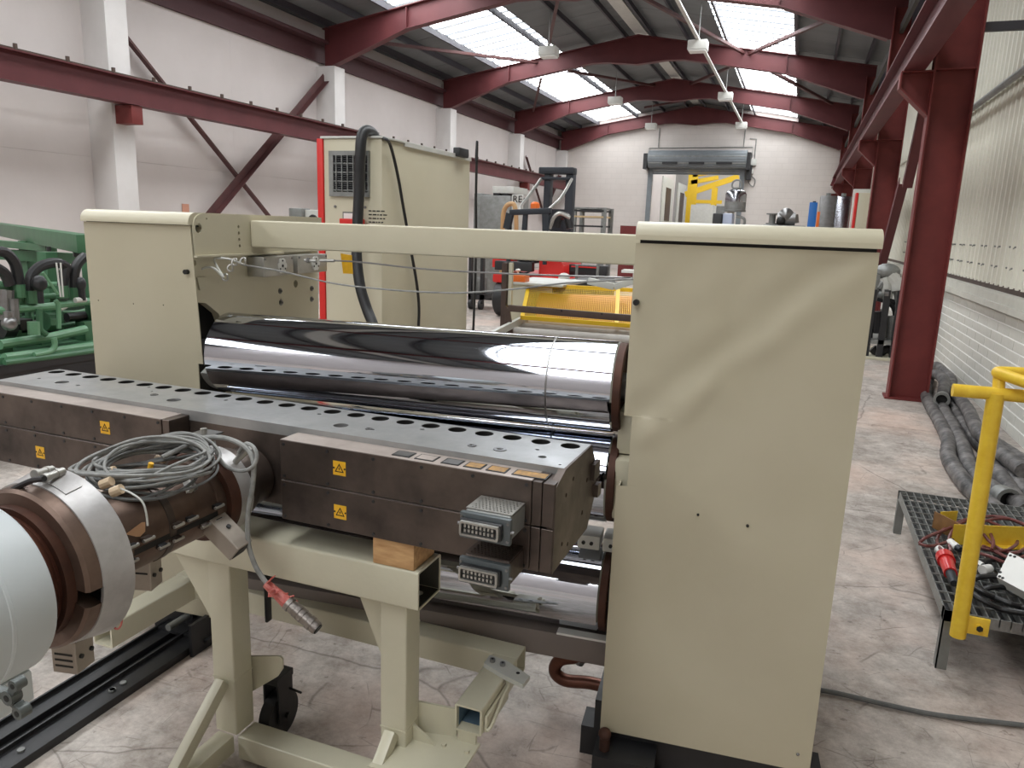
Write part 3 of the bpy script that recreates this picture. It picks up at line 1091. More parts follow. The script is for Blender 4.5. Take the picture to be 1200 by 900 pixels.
# right frame plate behind the notch and bearing pieces
obj('side_frame', B().box(-.19, -.16, 2.16, 3.0, .2, 1.6), BEIGE, cal, MF)
obj('bearing_block', B().box(-.255, -.19, 2.17, 2.30, .99, 1.12, .006), BEIGE, cal, MF)
obj('bearing_block', B().box(-.25, -.19, 2.12, 2.34, .80, .985, .006), BEIGE, cal, MF)
obj('stop_bolt', B().cyl((-.262, 2.14, .945), (-.195, 2.14, .945), .014, n=14).cyl((-.235, 2.14, .945), (-.205, 2.14, .945), .02, n=6), STEEL, cal, MF)
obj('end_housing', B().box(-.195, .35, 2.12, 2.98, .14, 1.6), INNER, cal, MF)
# the rolls
for i, (z, u0) in enumerate(((1.18, -1.645), (.889, -1.645), (.515, -1.645))):
    u1 = -.262
    r = obj('roll', B().lathe((0, RC, z), (1, 0, 0), [(u0, 0), (u0, RR - .004), (u0 + .003, RR), (u1 - .014, RR), (u1 - .009, RR - .004), (u1 - .009, RR - .02)], n=160), CHROME, cal, MF)
    obj('roll_rim', B().lathe((0, RC, z), (1, 0, 0), [(u1 - .010, RR - .05), (u1 - .009, RR - .004), (u1 + .012, RR - .004), (u1 + .015, RR - .008), (u1 + .015, RR - .020), (u1 + .002, RR - .026), (u1 - .008, .03)], n=96), RUST, r, MF)
    obj('journal', B().cyl((u1 - .01, RC, z), (-.18, RC, z), .045, n=24), STEEL, r, MF)
    obj('journal', B().cyl((u0, RC + .01, z), (-1.79, RC + .05, z), .03, n=20), BLACK, r, MF)
for z, a0_ in ((1.18, radians(25)), (.889, radians(25)), (.515, radians(25))):
    obj('bearing_cap', B().lathe((0, RC + .01, z), (1, 0, 0), [(-1.68, .075), (-1.68, .137), (-1.647, .137), (-1.647, .075)], n=40, a0=a0_, a1=a0_ + radians(85), ref=(0, -1, 0)), GALV, cal, MF)
# thin guide line engraved round the top roll
obj('scribe_ring', B().lathe((0, RC, 1.18), (1, 0, 0), [(-.47, RR + .0002), (-.468, RR + .0006), (-.464, RR + .0002)], n=128), STEEL, cal, MF)
# white pneumatic blocks between middle and bottom roll
q = m_v(706, 634, 2.2)
bw = obj('clamp_block', B().box(q.x - .075, q.x - .004, 2.17, 2.26, q.z - .022, q.z + .024, .006).box(q.x + .004, q.x + .06, 2.17, 2.26, q.z - .022, q.z + .024, .006), OFFW, cal, MF)
for dx in (-.055, -.03, .03):
    obj('screw', B().cyl((q.x + dx, 2.165, q.z), (q.x + dx, 2.175, q.z), .006, n=8), INK, bw, MF)
# lower cross members, pale strip, base
obj('cross_beam', B().box(-1.78, -.2, 2.13, 2.2, .30, .385, .004), mat('grey_brown_paint', (128, 118, 112), .5, c2=(118, 108, 103)), cal, MF)
obj('wear_strip', B().box(-.40, -.205, 2.125, 2.16, .385, .392), WHITE, cal, MF)
obj('base_frame', B().box(-.3, .42, 2.10, 2.2, .0, .10).box(-2.1, -1.74, 2.3, 2.4, 0, .12).box(-.26, -.18, 2.1, 3.1, .0, .2).box(.28, .36, 2.15, 3.1, 0, .14).box(-2.1, -1.78, 2.95, 3.1, 0, .2)
    .box(-2.0, .3, 2.9, 3.05, .0, .14), BLACK, cal, MF)
obj('base_channel', B().box(-.245, -.06, 1.99, 2.0, .0, .085).box(-.245, -.06, 2.0, 2.1, .07, .085), BLACK, cal, MF)
obj('levelling_pad', B().box(-.14, -.06, 2.11, 2.15, .10, .135), GALV, cal, MF)
obj('foot_pipe', B().cyl((-.215, 2.03, .085), (-.215, 2.03, .14), .016, n=12).sph((-.215, 2.02, .145), .02), RUST, cal, MF)
# copper coloured pipe loop low by the right tower
P = [m_v(x, y, 2.3) for x, y in ((705, 767), (678, 770), (657, 773), (650, 786), (662, 797), (690, 800), (716, 806))]
obj('cooling_pipe', B().tube([(p.x, 2.3 + (.06 if i > 3 else .0) * 0, p.z) for i, p in enumerate(P)], .022, n=12), COPPER, cal, MF)
obj('pipe_sleeve', B().cyl((P[1].x + .0, 2.3, P[1].z - .02), (P[1].x + .02, 2.3, P[1].z + .03), .02), GALV, cal, MF)
# junction boxes under the tie beam
for i, (xa, xb) in enumerate(((284, 324), (326, 365))):
    v0 = m_u(xa, 310, UQ).y + .03
    v1 = m_u(xb, 310, UQ).y + .01
    jb = obj('junction_box', B().box(UQ, UQ + .075, v0, v1, 1.418, 1.497, .006), ALU, cal, MF)
    for dv in (.012, v1 - v0 - .012):
        obj('lid_screw', B().cyl((UQ + .074, v0 + dv, 1.487), (UQ + .077, v0 + dv, 1.487), .005, n=8), STEEL, jb, MF)
    zc, vc = 1.458, (v0 + v1) / 2 + .02
    fl = B()
    for k in range(6):
        a = k * pi / 3
        fl.cyl((UQ + .074, vc + .019 * cos(a), zc + .019 * sin(a)), (UQ + .079, vc + .019 * cos(a), zc + .019 * sin(a)), .0135, n=12)
    obj('cable_boss', fl, WHITE, jb, MF)
    obj('boss_holes', B().cyl((UQ + .079, vc, zc), (UQ + .0805, vc, zc), .006, n=10).cyl((UQ + .079, vc, zc + .021), (UQ + .0805, vc, zc + .021), .004, n=8)
        .cyl((UQ + .079, vc + .018, zc - .012), (UQ + .0805, vc + .018, zc - .012), .004, n=8).cyl((UQ + .079, vc - .018, zc - .012), (UQ + .0805, vc - .018, zc - .012), .004, n=8), INK, jb, MF)
bp = [pq(x, y) for x, y in ((229, 325), (240, 324), (242, 335), (233, 340))]
obj('small_bracket', B().prism([(UQ + .001, v, z) for v, z in bp], (.006, 0, 0)), BEIGE, cal, MF)

# wires strung across the machine
def wire(label, pix, vs, r, m, name='trip_wire', grp=None):
    pts = []
    for (x, y), v in zip(pix, vs):
        pts.append(m_v(x, y, v))
    return tag(obj(name, B().tube(pts, r, n=6, sub=5), m, None, MF), label, 'wire', grp)


w1 = wire('upper thin wire stretched level from the left frame to the right tower', [(377, 305), (420, 307), (500, 315.5), (600, 321), (690, 324), (742, 326)], [2.5] * 6, .003, STEEL)
w2 = wire('lower thin wire sagging from the left frame under the upper one', [(283, 310), (330, 318), (390, 332), (450, 339), (500, 342.3), (545, 343), (600, 339), (655, 332.5), (690, 330), (742, 327)], [2.42] * 10, .003, CABLE)
w3 = wire('bent white wire loop with a clip hanging left of the junction boxes', [(225, 327), (237, 315), (250, 314), (262, 325), (251, 306), (256, 302.5), (270, 304), (283, 309)], [2.3, 2.32, 2.34, 2.36, 2.36, 2.38, 2.4, 2.42], .0042, OFFW, 'wire_loop')
p = m_v(270, 314, 2.4)
t = thing('wire_clip', 'small steel wire clip and eye on the loop beside the left junction box', 'clip', tuple(p), MY, F=MF)
for k, (x, y) in enumerate(((264, 325), (270, 314), (275, 307), (285, 306))):
    p = m_v(x, y, 2.39)
    obj('ring', B().tube([(p.x + .009 * cos(a * pi / 4), 2.39 + .004 * sin(a), p.z + .012 * sin(a * pi / 4)) for a in range(8)], .0035, n=6, closed=True), ALU, t, MF)
p = m_v(363, 307, 2.5)
t = thing('turnbuckle', 'small steel turnbuckle where the upper wire leaves the left frame', 'turnbuckle', tuple(p), MY, F=MF)
obj('body', B().cyl(m_v(357, 305, 2.5), m_v(371, 306, 2.5), .006, n=8).cyl(m_v(375, 305.5, 2.5), m_v(392, 305.5, 2.5), .006, n=8), ALU, t, MF)
obj('nut', B().cyl(m_v(360, 305, 2.5), m_v(363, 305.5, 2.5), .01, n=6), STEEL, t, MF)
p0, p1, p2 = m_v(689, 329, 2.45), m_v(720, 336, 2.45), m_v(742, 329, 2.45)
tag(obj('bent_bar', B().bar(p0, p1, .02, .022, bev=.003).bar(p1, p2, .02, .022, bev=.003), OFFW, None, MF), 'small bent beige bar where the wires meet the right tower', 'bar')
tag(obj('switch_lip', B().box(m_v(730, 317, 2.5).x, m_v(746, 317, 2.5).x, 2.46, 2.54, m_v(735, 319, 2.5).z, m_v(735, 316, 2.5).z), WHITE, None, MF), 'tiny white plate sticking out of the right tower above the wires', 'plate')
p = m_v(407, 310, 3.2)
y_tag = tag(obj('yellow_tag', B().prism([m_v(x, y, 3.3) for x, y in ((399, 297), (412, 299), (413.5, 321), (402, 320.5))], (0, .003, 0)), LABELY, None, MF), 'yellow cardboard tag hanging below the tie beam beside the black hose', 'tag')

# ================================================================ THE DIE, square to the hall
YD, YF = 1.634, 1.556
XA, XB_ = -2.445, -.470
die = thing('flat_die', 'long brown heat stained flat die with a row of round holes on top', 'die', ((XA + XB_) / 2, 1.74, .82))
holes, small = [], []
hp = [(64, 433), (83, 435.5), (103, 438.5), (123, 441.8), (143.5, 445), (164, 448), (186, 451.3), (208, 454.5), (231.5, 458.3), (255, 462.5), (280, 466.5), (305.5, 470.5), (333, 474.5),
      (361.5, 479), (392, 484), (423, 488.6), (454, 493), (484, 496.7), (512.5, 501.5), (542, 505.6), (572.5, 509.6), (603.5, 513.8), (635.5, 518.3), (668.5, 523)]
for i in range(24):
    holes.append((-2.408 + 1.896 * i / 23, 1.822))
top = [(XA, YD), (XB_, YD), (XB_ + .002, 1.86), (XA, 1.86)]
hl = [circ(x, y, .026, 20) for x, y in holes]
for (x, y) in ((65, 449.3), (198.5, 470), (397, 499.3)):
    p = at_z(x, y, 1.09)
    hl.append(circ(p.x, p.y, .021, 16))
for (x, y, r) in ((37, 445, .006), (84, 453, .007), (168, 455, .006), (172, 460, .004), (371, 486, .007), (493, 503.6, .007), (629, 527, .006), (635, 535.5, .011), (656, 544.5, .004), (260, 470, .007), (435, 504, .005)):
    p = at_z(x, y, 1.09)
    hl.append(circ(p.x, p.y, r, 10))
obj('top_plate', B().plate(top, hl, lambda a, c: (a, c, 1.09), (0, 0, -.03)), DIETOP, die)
obj('body', B().box(XA, XB_ - .012, YD + .002, 1.858, .853, 1.02), DIE, die)
obj('hole_shade_floor', B().box(XA + .01, XB_ - .02, YD + .04, 1.85, 1.022, 1.03), INK, die)  # black sheet painted as the shade at the bottom of the holes
obj('front_plate', B().box(XA, XB_ - .012, YD + .0005, YD + .03, .853, 1.0615), DIE, die)
for (x, y, r) in ((585, 527, .0175), (552, 522.6, .012), (430, 503.5, .01), (175, 464, .012)):
    p = at_z(x, y, 1.09)
    pg = obj('plug_screw', B().lathe((p.x, p.y, 1.0895), (0, 0, 1), [(0, r), (.0025, r), (.0025, r * .55), (-.0, r * .45)], n=20), STEEL, die)
    obj('socket', B().cyl((p.x, p.y, 1.089), (p.x, p.y, 1.0905), r * .45, n=6), INK, pg)
shaded_bore = None
for x, y in holes:
    if shaded_bore is None:
        shaded_bore = obj('shaded_bore', B().cyl((x, y, 1.031), (x, y, 1.0885), .0258, n=20, cap=False), INK, die)  # black liner: shade of the deep hole put into its wall colour
        bx_0 = x
    else:
        inst(shaded_bore, (x - bx_0, y - holes[0][1], 0), die)
# right end plate: bevelled toward the lip
prof = [(YF + .006, .85), (YF + .006, 1.066), (YD, 1.0895), (1.86, 1.0895), (1.925, 1.01), (1.925, .93), (1.86, .853), (YD + .01, .853)]
e = obj('end_plate', B().plate([(a, c) for a, c in prof], [circ(1.70, 1.045, .006, 10), circ(1.645, 1.02, .006, 10), circ(1.68, .88, .006, 10), circ(1.63, .9, .006, 10), circ(1.80, .92, .007, 10), circ(1.83, 1.0, .007, 10)],
        lambda a, c: (XB_ + .006, a, c), (-.018, 0, 0)), DIE, die)
obj('lip', B().prism([(XA, 1.858, 1.06), (XA, 1.97, .985), (XA, 1.97, .955), (XA, 1.858, .85)], (XB_ - XA - .02, 0, 0)), DIE, die)
obj('end_key', B().box(XB_ + .006, XB_ + .018, 1.86, 1.915, .99, 1.035).box(XB_ + .006, XB_ + .02, 1.9, 1.935, .93, .965), DIE, die)


def heater(x0, x1, z0, z1, right):
    b = B().box(x0, x1, YF, YF + .004, z0, z1, .0015, 1)
    b.box(x0, x1, YF + .004, YD, z0 + .002, z1 - .004)
    h = obj('heater_cover', b, DIE, die)
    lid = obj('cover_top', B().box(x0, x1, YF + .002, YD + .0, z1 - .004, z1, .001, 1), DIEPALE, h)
    L = x1 - x0
    k = max(3, round(L / .13))
    for zz in (z0 + .010, z1 - .012):
        for i in range(k + 1):
            xx = x0 + .012 + (L - .024) * i / k
            obj('screw', B().cyl((xx, YF - .002, zz), (xx, YF + .002, zz), .0045, n=8), BLACK, h)
    return h


hr1 = heater(-1.235, -.522, .966, 1.0755, True)
hr2 = heater(-1.235, -.522, .852, .963, True)
hl1 = heater(XA, -1.648, .972, 1.077, False)
hl2 = heater(XA, -1.648, .846, .968, False)
for h, z0, z1 in ((hr1, .966, 1.0755), (hr2, .852, .963)):
    obj('end_cover', B().box(-.520, -.497, YF + .001, YD - .001, z0, z1 - .001, .0012, 1).box(-.495, -.466, YF + .002, YD - .001, z0, z1 - .002, .0012, 1), DIE, h)
for h, z0, z1 in ((hl1, .972, 1.077), (hl2, .846, .968)):
    obj('end_cover', B().box(-1.645, -1.62, YF + .001, YD - .001, z0, z1 - .001, .0012, 1), DIE, h)


def warning(x, y, parent, s=.019):
    p = at_y(x, y, YF - .0008)
    l = obj('warning_label', B().box(p.x - s, p.x + s, YF - .0008, YF, p.z - s, p.z + s), LABELY, parent)
    h = s * .72
    tri = [(0, h * .95), (-h, -h * .75), (h, -h * .75)]
    ins = [(0, h * .62), (-h * .72, -h * .58), (h * .72, -h * .58)]
    obj('triangle', B().plate([(p.x + a, p.z + c) for a, c in tri], [[(p.x + a, p.z + c) for a, c in ins]], lambda a, c: (a, YF - .0014, c), (0, .0005, 0)), INK, l)
    bolt = [(.12, .45), (-.28, -.08), (-.02, -.02), (-.14, -.5), (.28, .1), (.03, .05)]
    obj('lightning', B().prism([(p.x + a * h * .8, YF - .0014, p.z + c * h * .8 - h * .08) for a, c in bolt], (0, .0005, 0)), INK, l)
    for q_ in (-1, 1):
        obj('label_screw', B().cyl((p.x + q_ * s * .86, YF - .0018, p.z), (p.x + q_ * s * .86, YF, p.z), .0025, n=8), INK, l)


warning(396, 550, hr1)
warning(397, 601.5, hr2)
warning(117, 503, hl1)
warning(39.5, 532.5, hl2)
# little plates on the pale top of the right cover
for (x0, x1, y0, m_) in ((459, 482, 531, STEEL), (486, 511, 535, DIEPALE), (517, 540, 540, STEEL), (543, 566, 544.5, LABELY), (569, 594, 549, LABELY), (600, 645, 553.5, LABELY)):
    p, q = at_z(x0, y0 + 2, 1.0762), at_z(x1, y0 + 4, 1.0762)
    pl_ = obj('marker_plate', B().box(p.x, q.x, YF + .018, YF + .058, 1.0755, 1.0772), BLACK, hr1)
    obj('plate_face', B().box(p.x + .004, q.x - .004, YF + .022, YF + .054, 1.0772, 1.0776), mat('burnt_label', (196, 150, 80), .6, c2=(120, 96, 72), scale=60, mix=.5) if m_ is LABELY else (DIEPALE if m_ is DIEPALE else STEEL), pl_)

# connector housings with perforated tops
def connector(x, y, z1, m_top, parent):
    """x,y pixel of the lower left front corner"""
    yf = YF - .105
    p0 = at_y(x, y, yf)
    x0, x1 = p0.x + .006, p0.x + .118
    zt = z1
    c = obj('connector_box', B().box(x0, x1, yf + .014, YF, zt - .062, zt - .003, .003, 1), GALV if m_top == 'pale' else DIE, parent)
    hl_ = []
    for i in range(11):
        for j in range(8):
            hl_.append(circ(x0 + .0115 + i * .0088 + (.0044 if j % 2 else 0), yf + .026 + j * .0095, .0026, 6))
    obj('perforated_lid', B().plate([(x0, yf + .016), (x1, yf + .016), (x1, YF - .004), (x0, YF - .004)], hl_, lambda a, cc: (a, cc, zt), (0, 0, -.002)), ALU if m_top == 'pale' else DIE, c)
    obj('lid_floor', B().box(x0 + .002, x1 - .002, yf + .018, YF - .006, zt - .006, zt - .004), INK, c)
    obj('socket_flange', B().box(x0 - .008, x1 + .004, yf, yf + .014, zt - .068, zt - .006, .003), mat('dark_grey_casting', (92, 98, 100), .45, .4), c)
    b = B().box(x0 - .002, x1 - .012, yf - .014, yf, zt - .056, zt - .016, .006)
    obj('gasket', b, RUBBER, c)
    ring_o = [(x0 + .003, zt - .053), (x1 - .018, zt - .053), (x1 - .016, zt - .048), (x1 - .016, zt - .024), (x1 - .018, zt - .019), (x0 + .003, zt - .019), (x0 + .001, zt - .024), (x0 + .001, zt - .048)]
    mid = ((x0 + x1) / 2 - .0075, zt - .036)
    ring_i = [(mid[0] + (a - mid[0]) * .9, mid[1] + (c_ - mid[1]) * .72) for a, c_ in ring_o]
    obj('socket_shell', B().plate(ring_o, [ring_i], lambda a, cc: (a, yf - .022, cc), (0, .01, 0)), ALU, c)
    pb = B()
    for j in range(2):
        for i in range(8):
            pb.box(x0 + .012 + i * .0095, x0 + .017 + i * .0095, yf - .02, yf - .012, zt - .044 + j * .011, zt - .037 + j * .011)
    obj('contacts', pb, ALU, c, kind='stuff')
    for sx in (x0 - .010, x1 + .008):
        obj('locking_peg', B().cyl((sx - .004, yf + .004, zt - .036), (sx + .004, yf + .004, zt - .036), .004, n=8), STEEL, c)
    for sx, sz in ((x1 - .002, zt - .016), (x1 - .002, zt - .058), (x0 - .003, zt - .016)):
        obj('flange_screw', B().cyl((sx, yf - .002, sz), (sx, yf, sz), .0035, n=8), STEEL, c)


connector(540, 618, 1.020, 'pale', hr1)
connector(539, 675, .910, 'dark', hr2)

piv = Vector((XB_, YD, 0))
Rz = Matrix.Rotation(-.0131, 3, 'Z')
die.location = piv + Rz @ (die.location - piv)
die.rotation_euler.z = -.0131

# ================================================================ THE DIE STAND
st = thing('die_stand', 'beige welded steel stand under the long brown die, on castors', 'stand', (-1.25, 1.68, 0))
YB0, YB1 = 1.57, 1.70
zt, zb = .776, .667
bx0, bx1 = -2.0, -.822
b = B().box(bx0, bx1, YB0, YB0 + .006, zb, zt).box(bx0, bx1, YB0, YB1, zt - .006, zt).box(bx0, bx1, YB1 - .006, YB1, zb, zt)
b.plate([(bx0, YB0), (bx1, YB0), (bx1, YB1), (bx0, YB1)], [circ(bx1 - .035, (YB0 + YB1) / 2, .012, 14)], lambda a, c: (a, c, zb), (0, 0, .006))
b = B().plate(ring_outline(YB0, YB1, zb, zt, .008), [ring_outline(YB0 + .006, YB1 - .006, zb + .006, zt - .006, .003)], lambda a, c: (bx0, a, c), (bx1 - bx0, 0, 0))
obj('top_beam', b, BEIGE_D, st)
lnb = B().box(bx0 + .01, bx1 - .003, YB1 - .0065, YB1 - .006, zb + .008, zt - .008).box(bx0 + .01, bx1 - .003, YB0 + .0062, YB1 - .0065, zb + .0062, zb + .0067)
obj('beam_shade', lnb.box(bx0 + .01, bx1 - .003, YB0 + .0062, YB1 - .0065, zt - .0067, zt - .0062), mat('beam_shade_tone', (74, 72, 64), .7), st)  # dark sheets stand in for the shade inside the open beam
obj('bore_plate', B().cyl((bx1 - .04, YB1 - .05, zb + .0066), (bx1 - .04, YB1 - .05, zb + .0076), .012, n=16), OFFW, st)
for (xa, xb) in ((-1.537, -1.455), (-.952, -.872)):
    obj('post', B().box(xa, xb, 1.60, 1.68, .09, zb, .007, 3), BEIGE_D, st)
    obj('weld_seam', B().box(xa - .001, xb + .001, 1.599, 1.681, .275, .279), BEIGE_D, st)
    # triangular gusset on the left of the post
    d = .18 if xa < -1.2 else .10
    obj('gusset', B().prism([(xa, 1.636, zb), (xa - d, 1.636, zb), (xa, 1.636, zb - (.27 if xa < -1.2 else .24))], (0, .01, 0)), BEIGE_D, st)
    # brace reaching forward to the floor runner, and the runner
    obj('brace', B().bar(((xa + xb) / 2 - .0, 1.595, .27), ((xa + xb) / 2 - .0, 1.33, .05), .032, .04, up=(0, 1, 0), bev=.004), BEIGE_D, st)
    obj('floor_runner', B().box((xa + xb) / 2 - .03, (xa + xb) / 2 + .03, 1.0, 1.60, .03, .09, .005), BEIGE_D, st)
obj('base_tube', B().box(-1.455, -.952, 1.60, 1.68, .01, .09, .007, 3), BEIGE_D, st)
# rear frame: long square tube with two forward legs, ends open
ZT, ZL = .345, .262


def sq_tube(p0, p1, s, t=.005):
    p0, p1 = Vector(p0), Vector(p1)
    b = B()
    d = (p1 - p0).normalized()
    sd = d.cross(Vector((0, 0, 1))).normalized()
    for k in (-1, 1):
        b.bar(p0 + sd * k * (s - t) / 2, p1 + sd * k * (s - t) / 2, t, s)
        b.bar(p0 + Vector((0, 0, k * (s - t) / 2)), p1 + Vector((0, 0, k * (s - t) / 2)), s, t)
    return b


zc = (ZT + ZL) / 2
S_ = ZT - ZL
obj('frame_tube', B().plate(ring_outline(1.958, 2.04, ZL, ZT, .006), [ring_outline(1.964, 2.034, ZL + .006, ZT - .006, .002)], lambda a, c: (-2.03, a, c), (1.348, 0, 0)), BEIGE_D, st)
obj('frame_leg', B().plate(ring_outline(-.764, -.682, ZL, ZT, .006), [ring_outline(-.758, -.688, ZL + .006, ZT - .006, .002)], lambda a, c: (a, 1.685, c), (0, .273, 0)), BEIGE_D, st)
obj('tube_lining', B().box(-.7575, -.6885, 1.72, 1.957, ZL + .0065, ZL + .0075).box(-.7575, -.757, 1.7, 1.957, ZL + .0075, ZT - .007).box(-.757, -.689, 1.94, 1.957, ZL + .0075, ZT - .007), mat('blue_grey_primer', (96, 120, 140), .5), st)
obj('frame_leg', B().plate(ring_outline(-2.028, -1.946, ZL, ZT, .006), [ring_outline(-2.022, -1.952, ZL + .006, ZT - .006, .002)], lambda a, c: (a, 1.60, c), (0, .358, 0)), BEIGE_D, st)
obj('tube_joint', B().box(-1.068, -1.060, 1.956, 2.042, ZL - .001, ZT + .002), BEIGE_D, st)
lp = [at_z(x, y, ZT + .012) for x, y in ((567, 778), (574, 768), (594, 775), (621, 793), (613, 803), (590, 792))]
lk = obj('link_plate', B().prism([(p.x, p.y, ZT + .0005) for p in lp], (0, 0, .014)), OFFW, st)
for x, y in ((577, 775), (589, 779.5)):
    p = at_z(x, y, ZT + .015)
    bt = obj('cap_screw', B().cyl((p.x, p.y, ZT + .014), (p.x, p.y, ZT + .024), .0085, n=14), STEEL, lk)
    obj('socket', B().cyl((p.x, p.y, ZT + .0235), (p.x, p.y, ZT + .0245), .0045, n=6), INK, bt)
p = at_z(607, 788.5, ZT + .015)
obj('link_hole', B().cyl((p.x, p.y, ZT + .0140), (p.x, p.y, ZT + .0150), .006, n=10), INK, lk)
hb = B().tube([(-.672, 1.70, .275), (-.664, 1.72, .285), (-.664, 1.80, .32), (-.664, 1.84, .33), (-.676, 1.86, .33)], .005, n=6)
obj('side_handle', hb, BEIGE_D, st)
obj('latch_plate', B().box(-.681, -.672, 1.70, 1.87, .268, .318, .002), BEIGE_D, st)
# castor plates and castors
for i, (x0, x1, y0) in enumerate(((-1.47, -1.355, 1.66), (-.93, -.775, 1.56))):
    if i == 0:
        obj('castor_plate', B().prism([at_y(x, y, 1.69) for x, y in ((286, 769), (328, 769), (331, 773), (331, 784), (325, 793), (286, 816))], (0, .006, 0)), BEIGE_D, st)
        cx_, cy_ = -1.425, 1.76
    else:
        obj('castor_plate', B().box(-.93, -.69, 1.50, 1.70, .222, .23).prism([(-.905, 1.64, .23), (-.80, 1.64, .23), (-.905, 1.64, .30)], (0, .008, 0)), BEIGE_D, st)
        for x, y in ((520, 874), (547, 882)):
            p = at_z(x, y, .23)
            obj('plate_bolt', B().cyl((p.x, p.y, .228), (p.x, p.y, .238), .008, n=6), BEIGE_D, st)
        cx_, cy_ = -.83, 1.58
    k = obj('castor', B().cyl((cx_ - .02, cy_, .075), (cx_ + .02, cy_, .075), .075, n=28), RUBBER, st)
    obj('fork', B().box(cx_ - .03, cx_ - .024, cy_ - .035, cy_ + .035, .06, .2).box(cx_ + .024, cx_ + .03, cy_ - .035, cy_ + .035, .06, .2).box(cx_ - .03, cx_ + .03, cy_ - .04, cy_ + .04, .2, .222).cyl((cx_ - .04, cy_, .075), (cx_ + .04, cy_, .075), .01, n=8), BLACK, k)
    obj('brake_pedal', B().cyl((cx_ + .03, cy_ + .02, .16), (cx_ + .075, cy_ + .02, .155), .004, n=6), BLACK, k)
# floor runner between foot and rear frame keeps the frame up
obj('leg_pad', B().box(-.755, -.70, 1.688, 1.70, .23, .262), BEIGE_D, st)
obj('leg_gusset', B().prism([(-.873, 1.675, .23), (-.764, 1.70, .23), (-.764, 1.70, .315), (-.873, 1.675, .325)], (0, .008, 0)), BEIGE_D, st)
tag(obj('hook_bar', B().box(-1.452, -1.442, 1.74, 1.765, .40, .60, .004), BLACK), 'flat dark bar hanging behind the left post of the die stand', 'bar')
tag(obj('wood_block', B().box(-.957, -.836, 1.572, 1.69, .7765, .8515, .004), WOOD), 'small pale timber block wedged between die and stand beam', 'block')


# ================================================================ THE EXTRUDER HEAD
XC, ZC = -1.40, .93
ex = thing('extruder', 'extruder barrel with pale grey cover, brown flange and silver band at the left edge', 'machine', (XC, .5, 0))
AX = (0, 1, 0)
obj('barrel_cover', B().lathe((XC, 0, ZC), AX, [(-.5, .176), (.893, .176), (.90, .172), (.90, .163), (.885, .158), (-.45, .158)], n=96), BARRELW, ex)
obj('cover_seam', B().lathe((XC, 0, ZC), AX, [(.81, .1761), (.812, .1775), (.818, .1775), (.82, .1761)], n=96), BARRELW, ex)
obj('barrel_tab', B().box(XC + .02, XC + .10, .69, .89, ZC - .215, ZC - .15, .006), BARRELW, ex)
obj('neck', B().lathe((XC, 0, ZC), AX, [(.865, .147), (.915, .147), (.928, .14), (.938, .13), (.965, .128)], n=72), COPPER, ex)
obj('neck_ring', B().lathe((XC, 0, ZC), AX, [(.945, .12), (.945, .142), (.968, .142), (.968, .12)], n=72), RUST, ex)
# split clamp ring: two halves with a gap
for a0, a1 in ((radians(-4), radians(176)), (radians(188), radians(344))):
    obj('clamp_half', B().lathe((XC, 0, ZC), AX, [(.965, .10), (.965, .166), (.972, .172), (1.0, .174), (1.0, .10)], n=60, a0=-a1, a1=-a0, ref=(1, 0, 0)), BROWNM, ex)
obj('silver_band', B().lathe((XC, 0, ZC), AX, [(.998, .17), (.998, .177), (1.062, .190), (1.062, .10)], n=96), SILVERBAND, ex)
th = radians(78)
npx = B()
for k in range(8):
    a = radians(66 + k * 3.0)
    npx.bar((XC + .181 * cos(a), 1.01, ZC + .181 * sin(a)), (XC + .188 * cos(a), 1.045, ZC + .188 * sin(a)), .0105, .0015, up=(cos(a), 0, sin(a)))
obj('name_plate', npx, SILVERBAND, ex)
for (xa, ya, xb, yb) in ((40, 556, 61, 550), (51, 561, 74, 552)):
    p, q = at_y(xa, ya, 1.0), at_y(xb, yb, 1.05)
    obj('heater_plug', B().cyl(p, q, .008, n=14).cyl(p, p + (q - p) * .2, .0095, n=14).cyl(p + (q - p) * .62, p + (q - p) * .8, .0095, n=14), ALU, ex)
obj('heater_lead', B().tube([at_y(x, y, .98) for x, y in ((52, 561), (38, 563), (20, 571), (6, 580), (-8, 592))], .006, n=8), BLACK, ex)
# cap lock on the grey barrel
obj('cover_lock', B().box(XC + .02, XC + .06, .80, .89, ZC + .175, ZC + .215, .008), GALV, ex)
# adapter
obj('adapter', B().lathe((XC, 0, ZC), AX, [(1.05, .103), (1.14, .103), (1.142, .098), (1.40, .098), (1.402, .102), (1.43, .102), (1.43, .06)], n=72), BROWNM, ex)
obj('adapter_seam', B().lathe((XC, 0, ZC), AX, [(1.245, .0982), (1.246, .1005), (1.265, .1005), (1.266, .0982)], n=60), DIE, ex)
obj('end_flange', B().lathe((XC, 0, ZC), AX, [(1.43, .06), (1.43, .118), (1.445, .122), (1.462, .122), (1.462, .06)], n=64), RUST, ex)
obj('silver_rim', B().lathe((XC, 0, ZC), AX, [(1.462, .06), (1.462, .116), (1.466, .119), (1.512, .119), (1.516, .114), (1.516, .06)], n=64), SILVERBAND, ex)
obj('die_neck', B().lathe((XC, 0, ZC + .0), AX, [(1.51, .10), (1.56, .10), (1.56, .085), (1.636, .085)], n=48), DIE, ex)
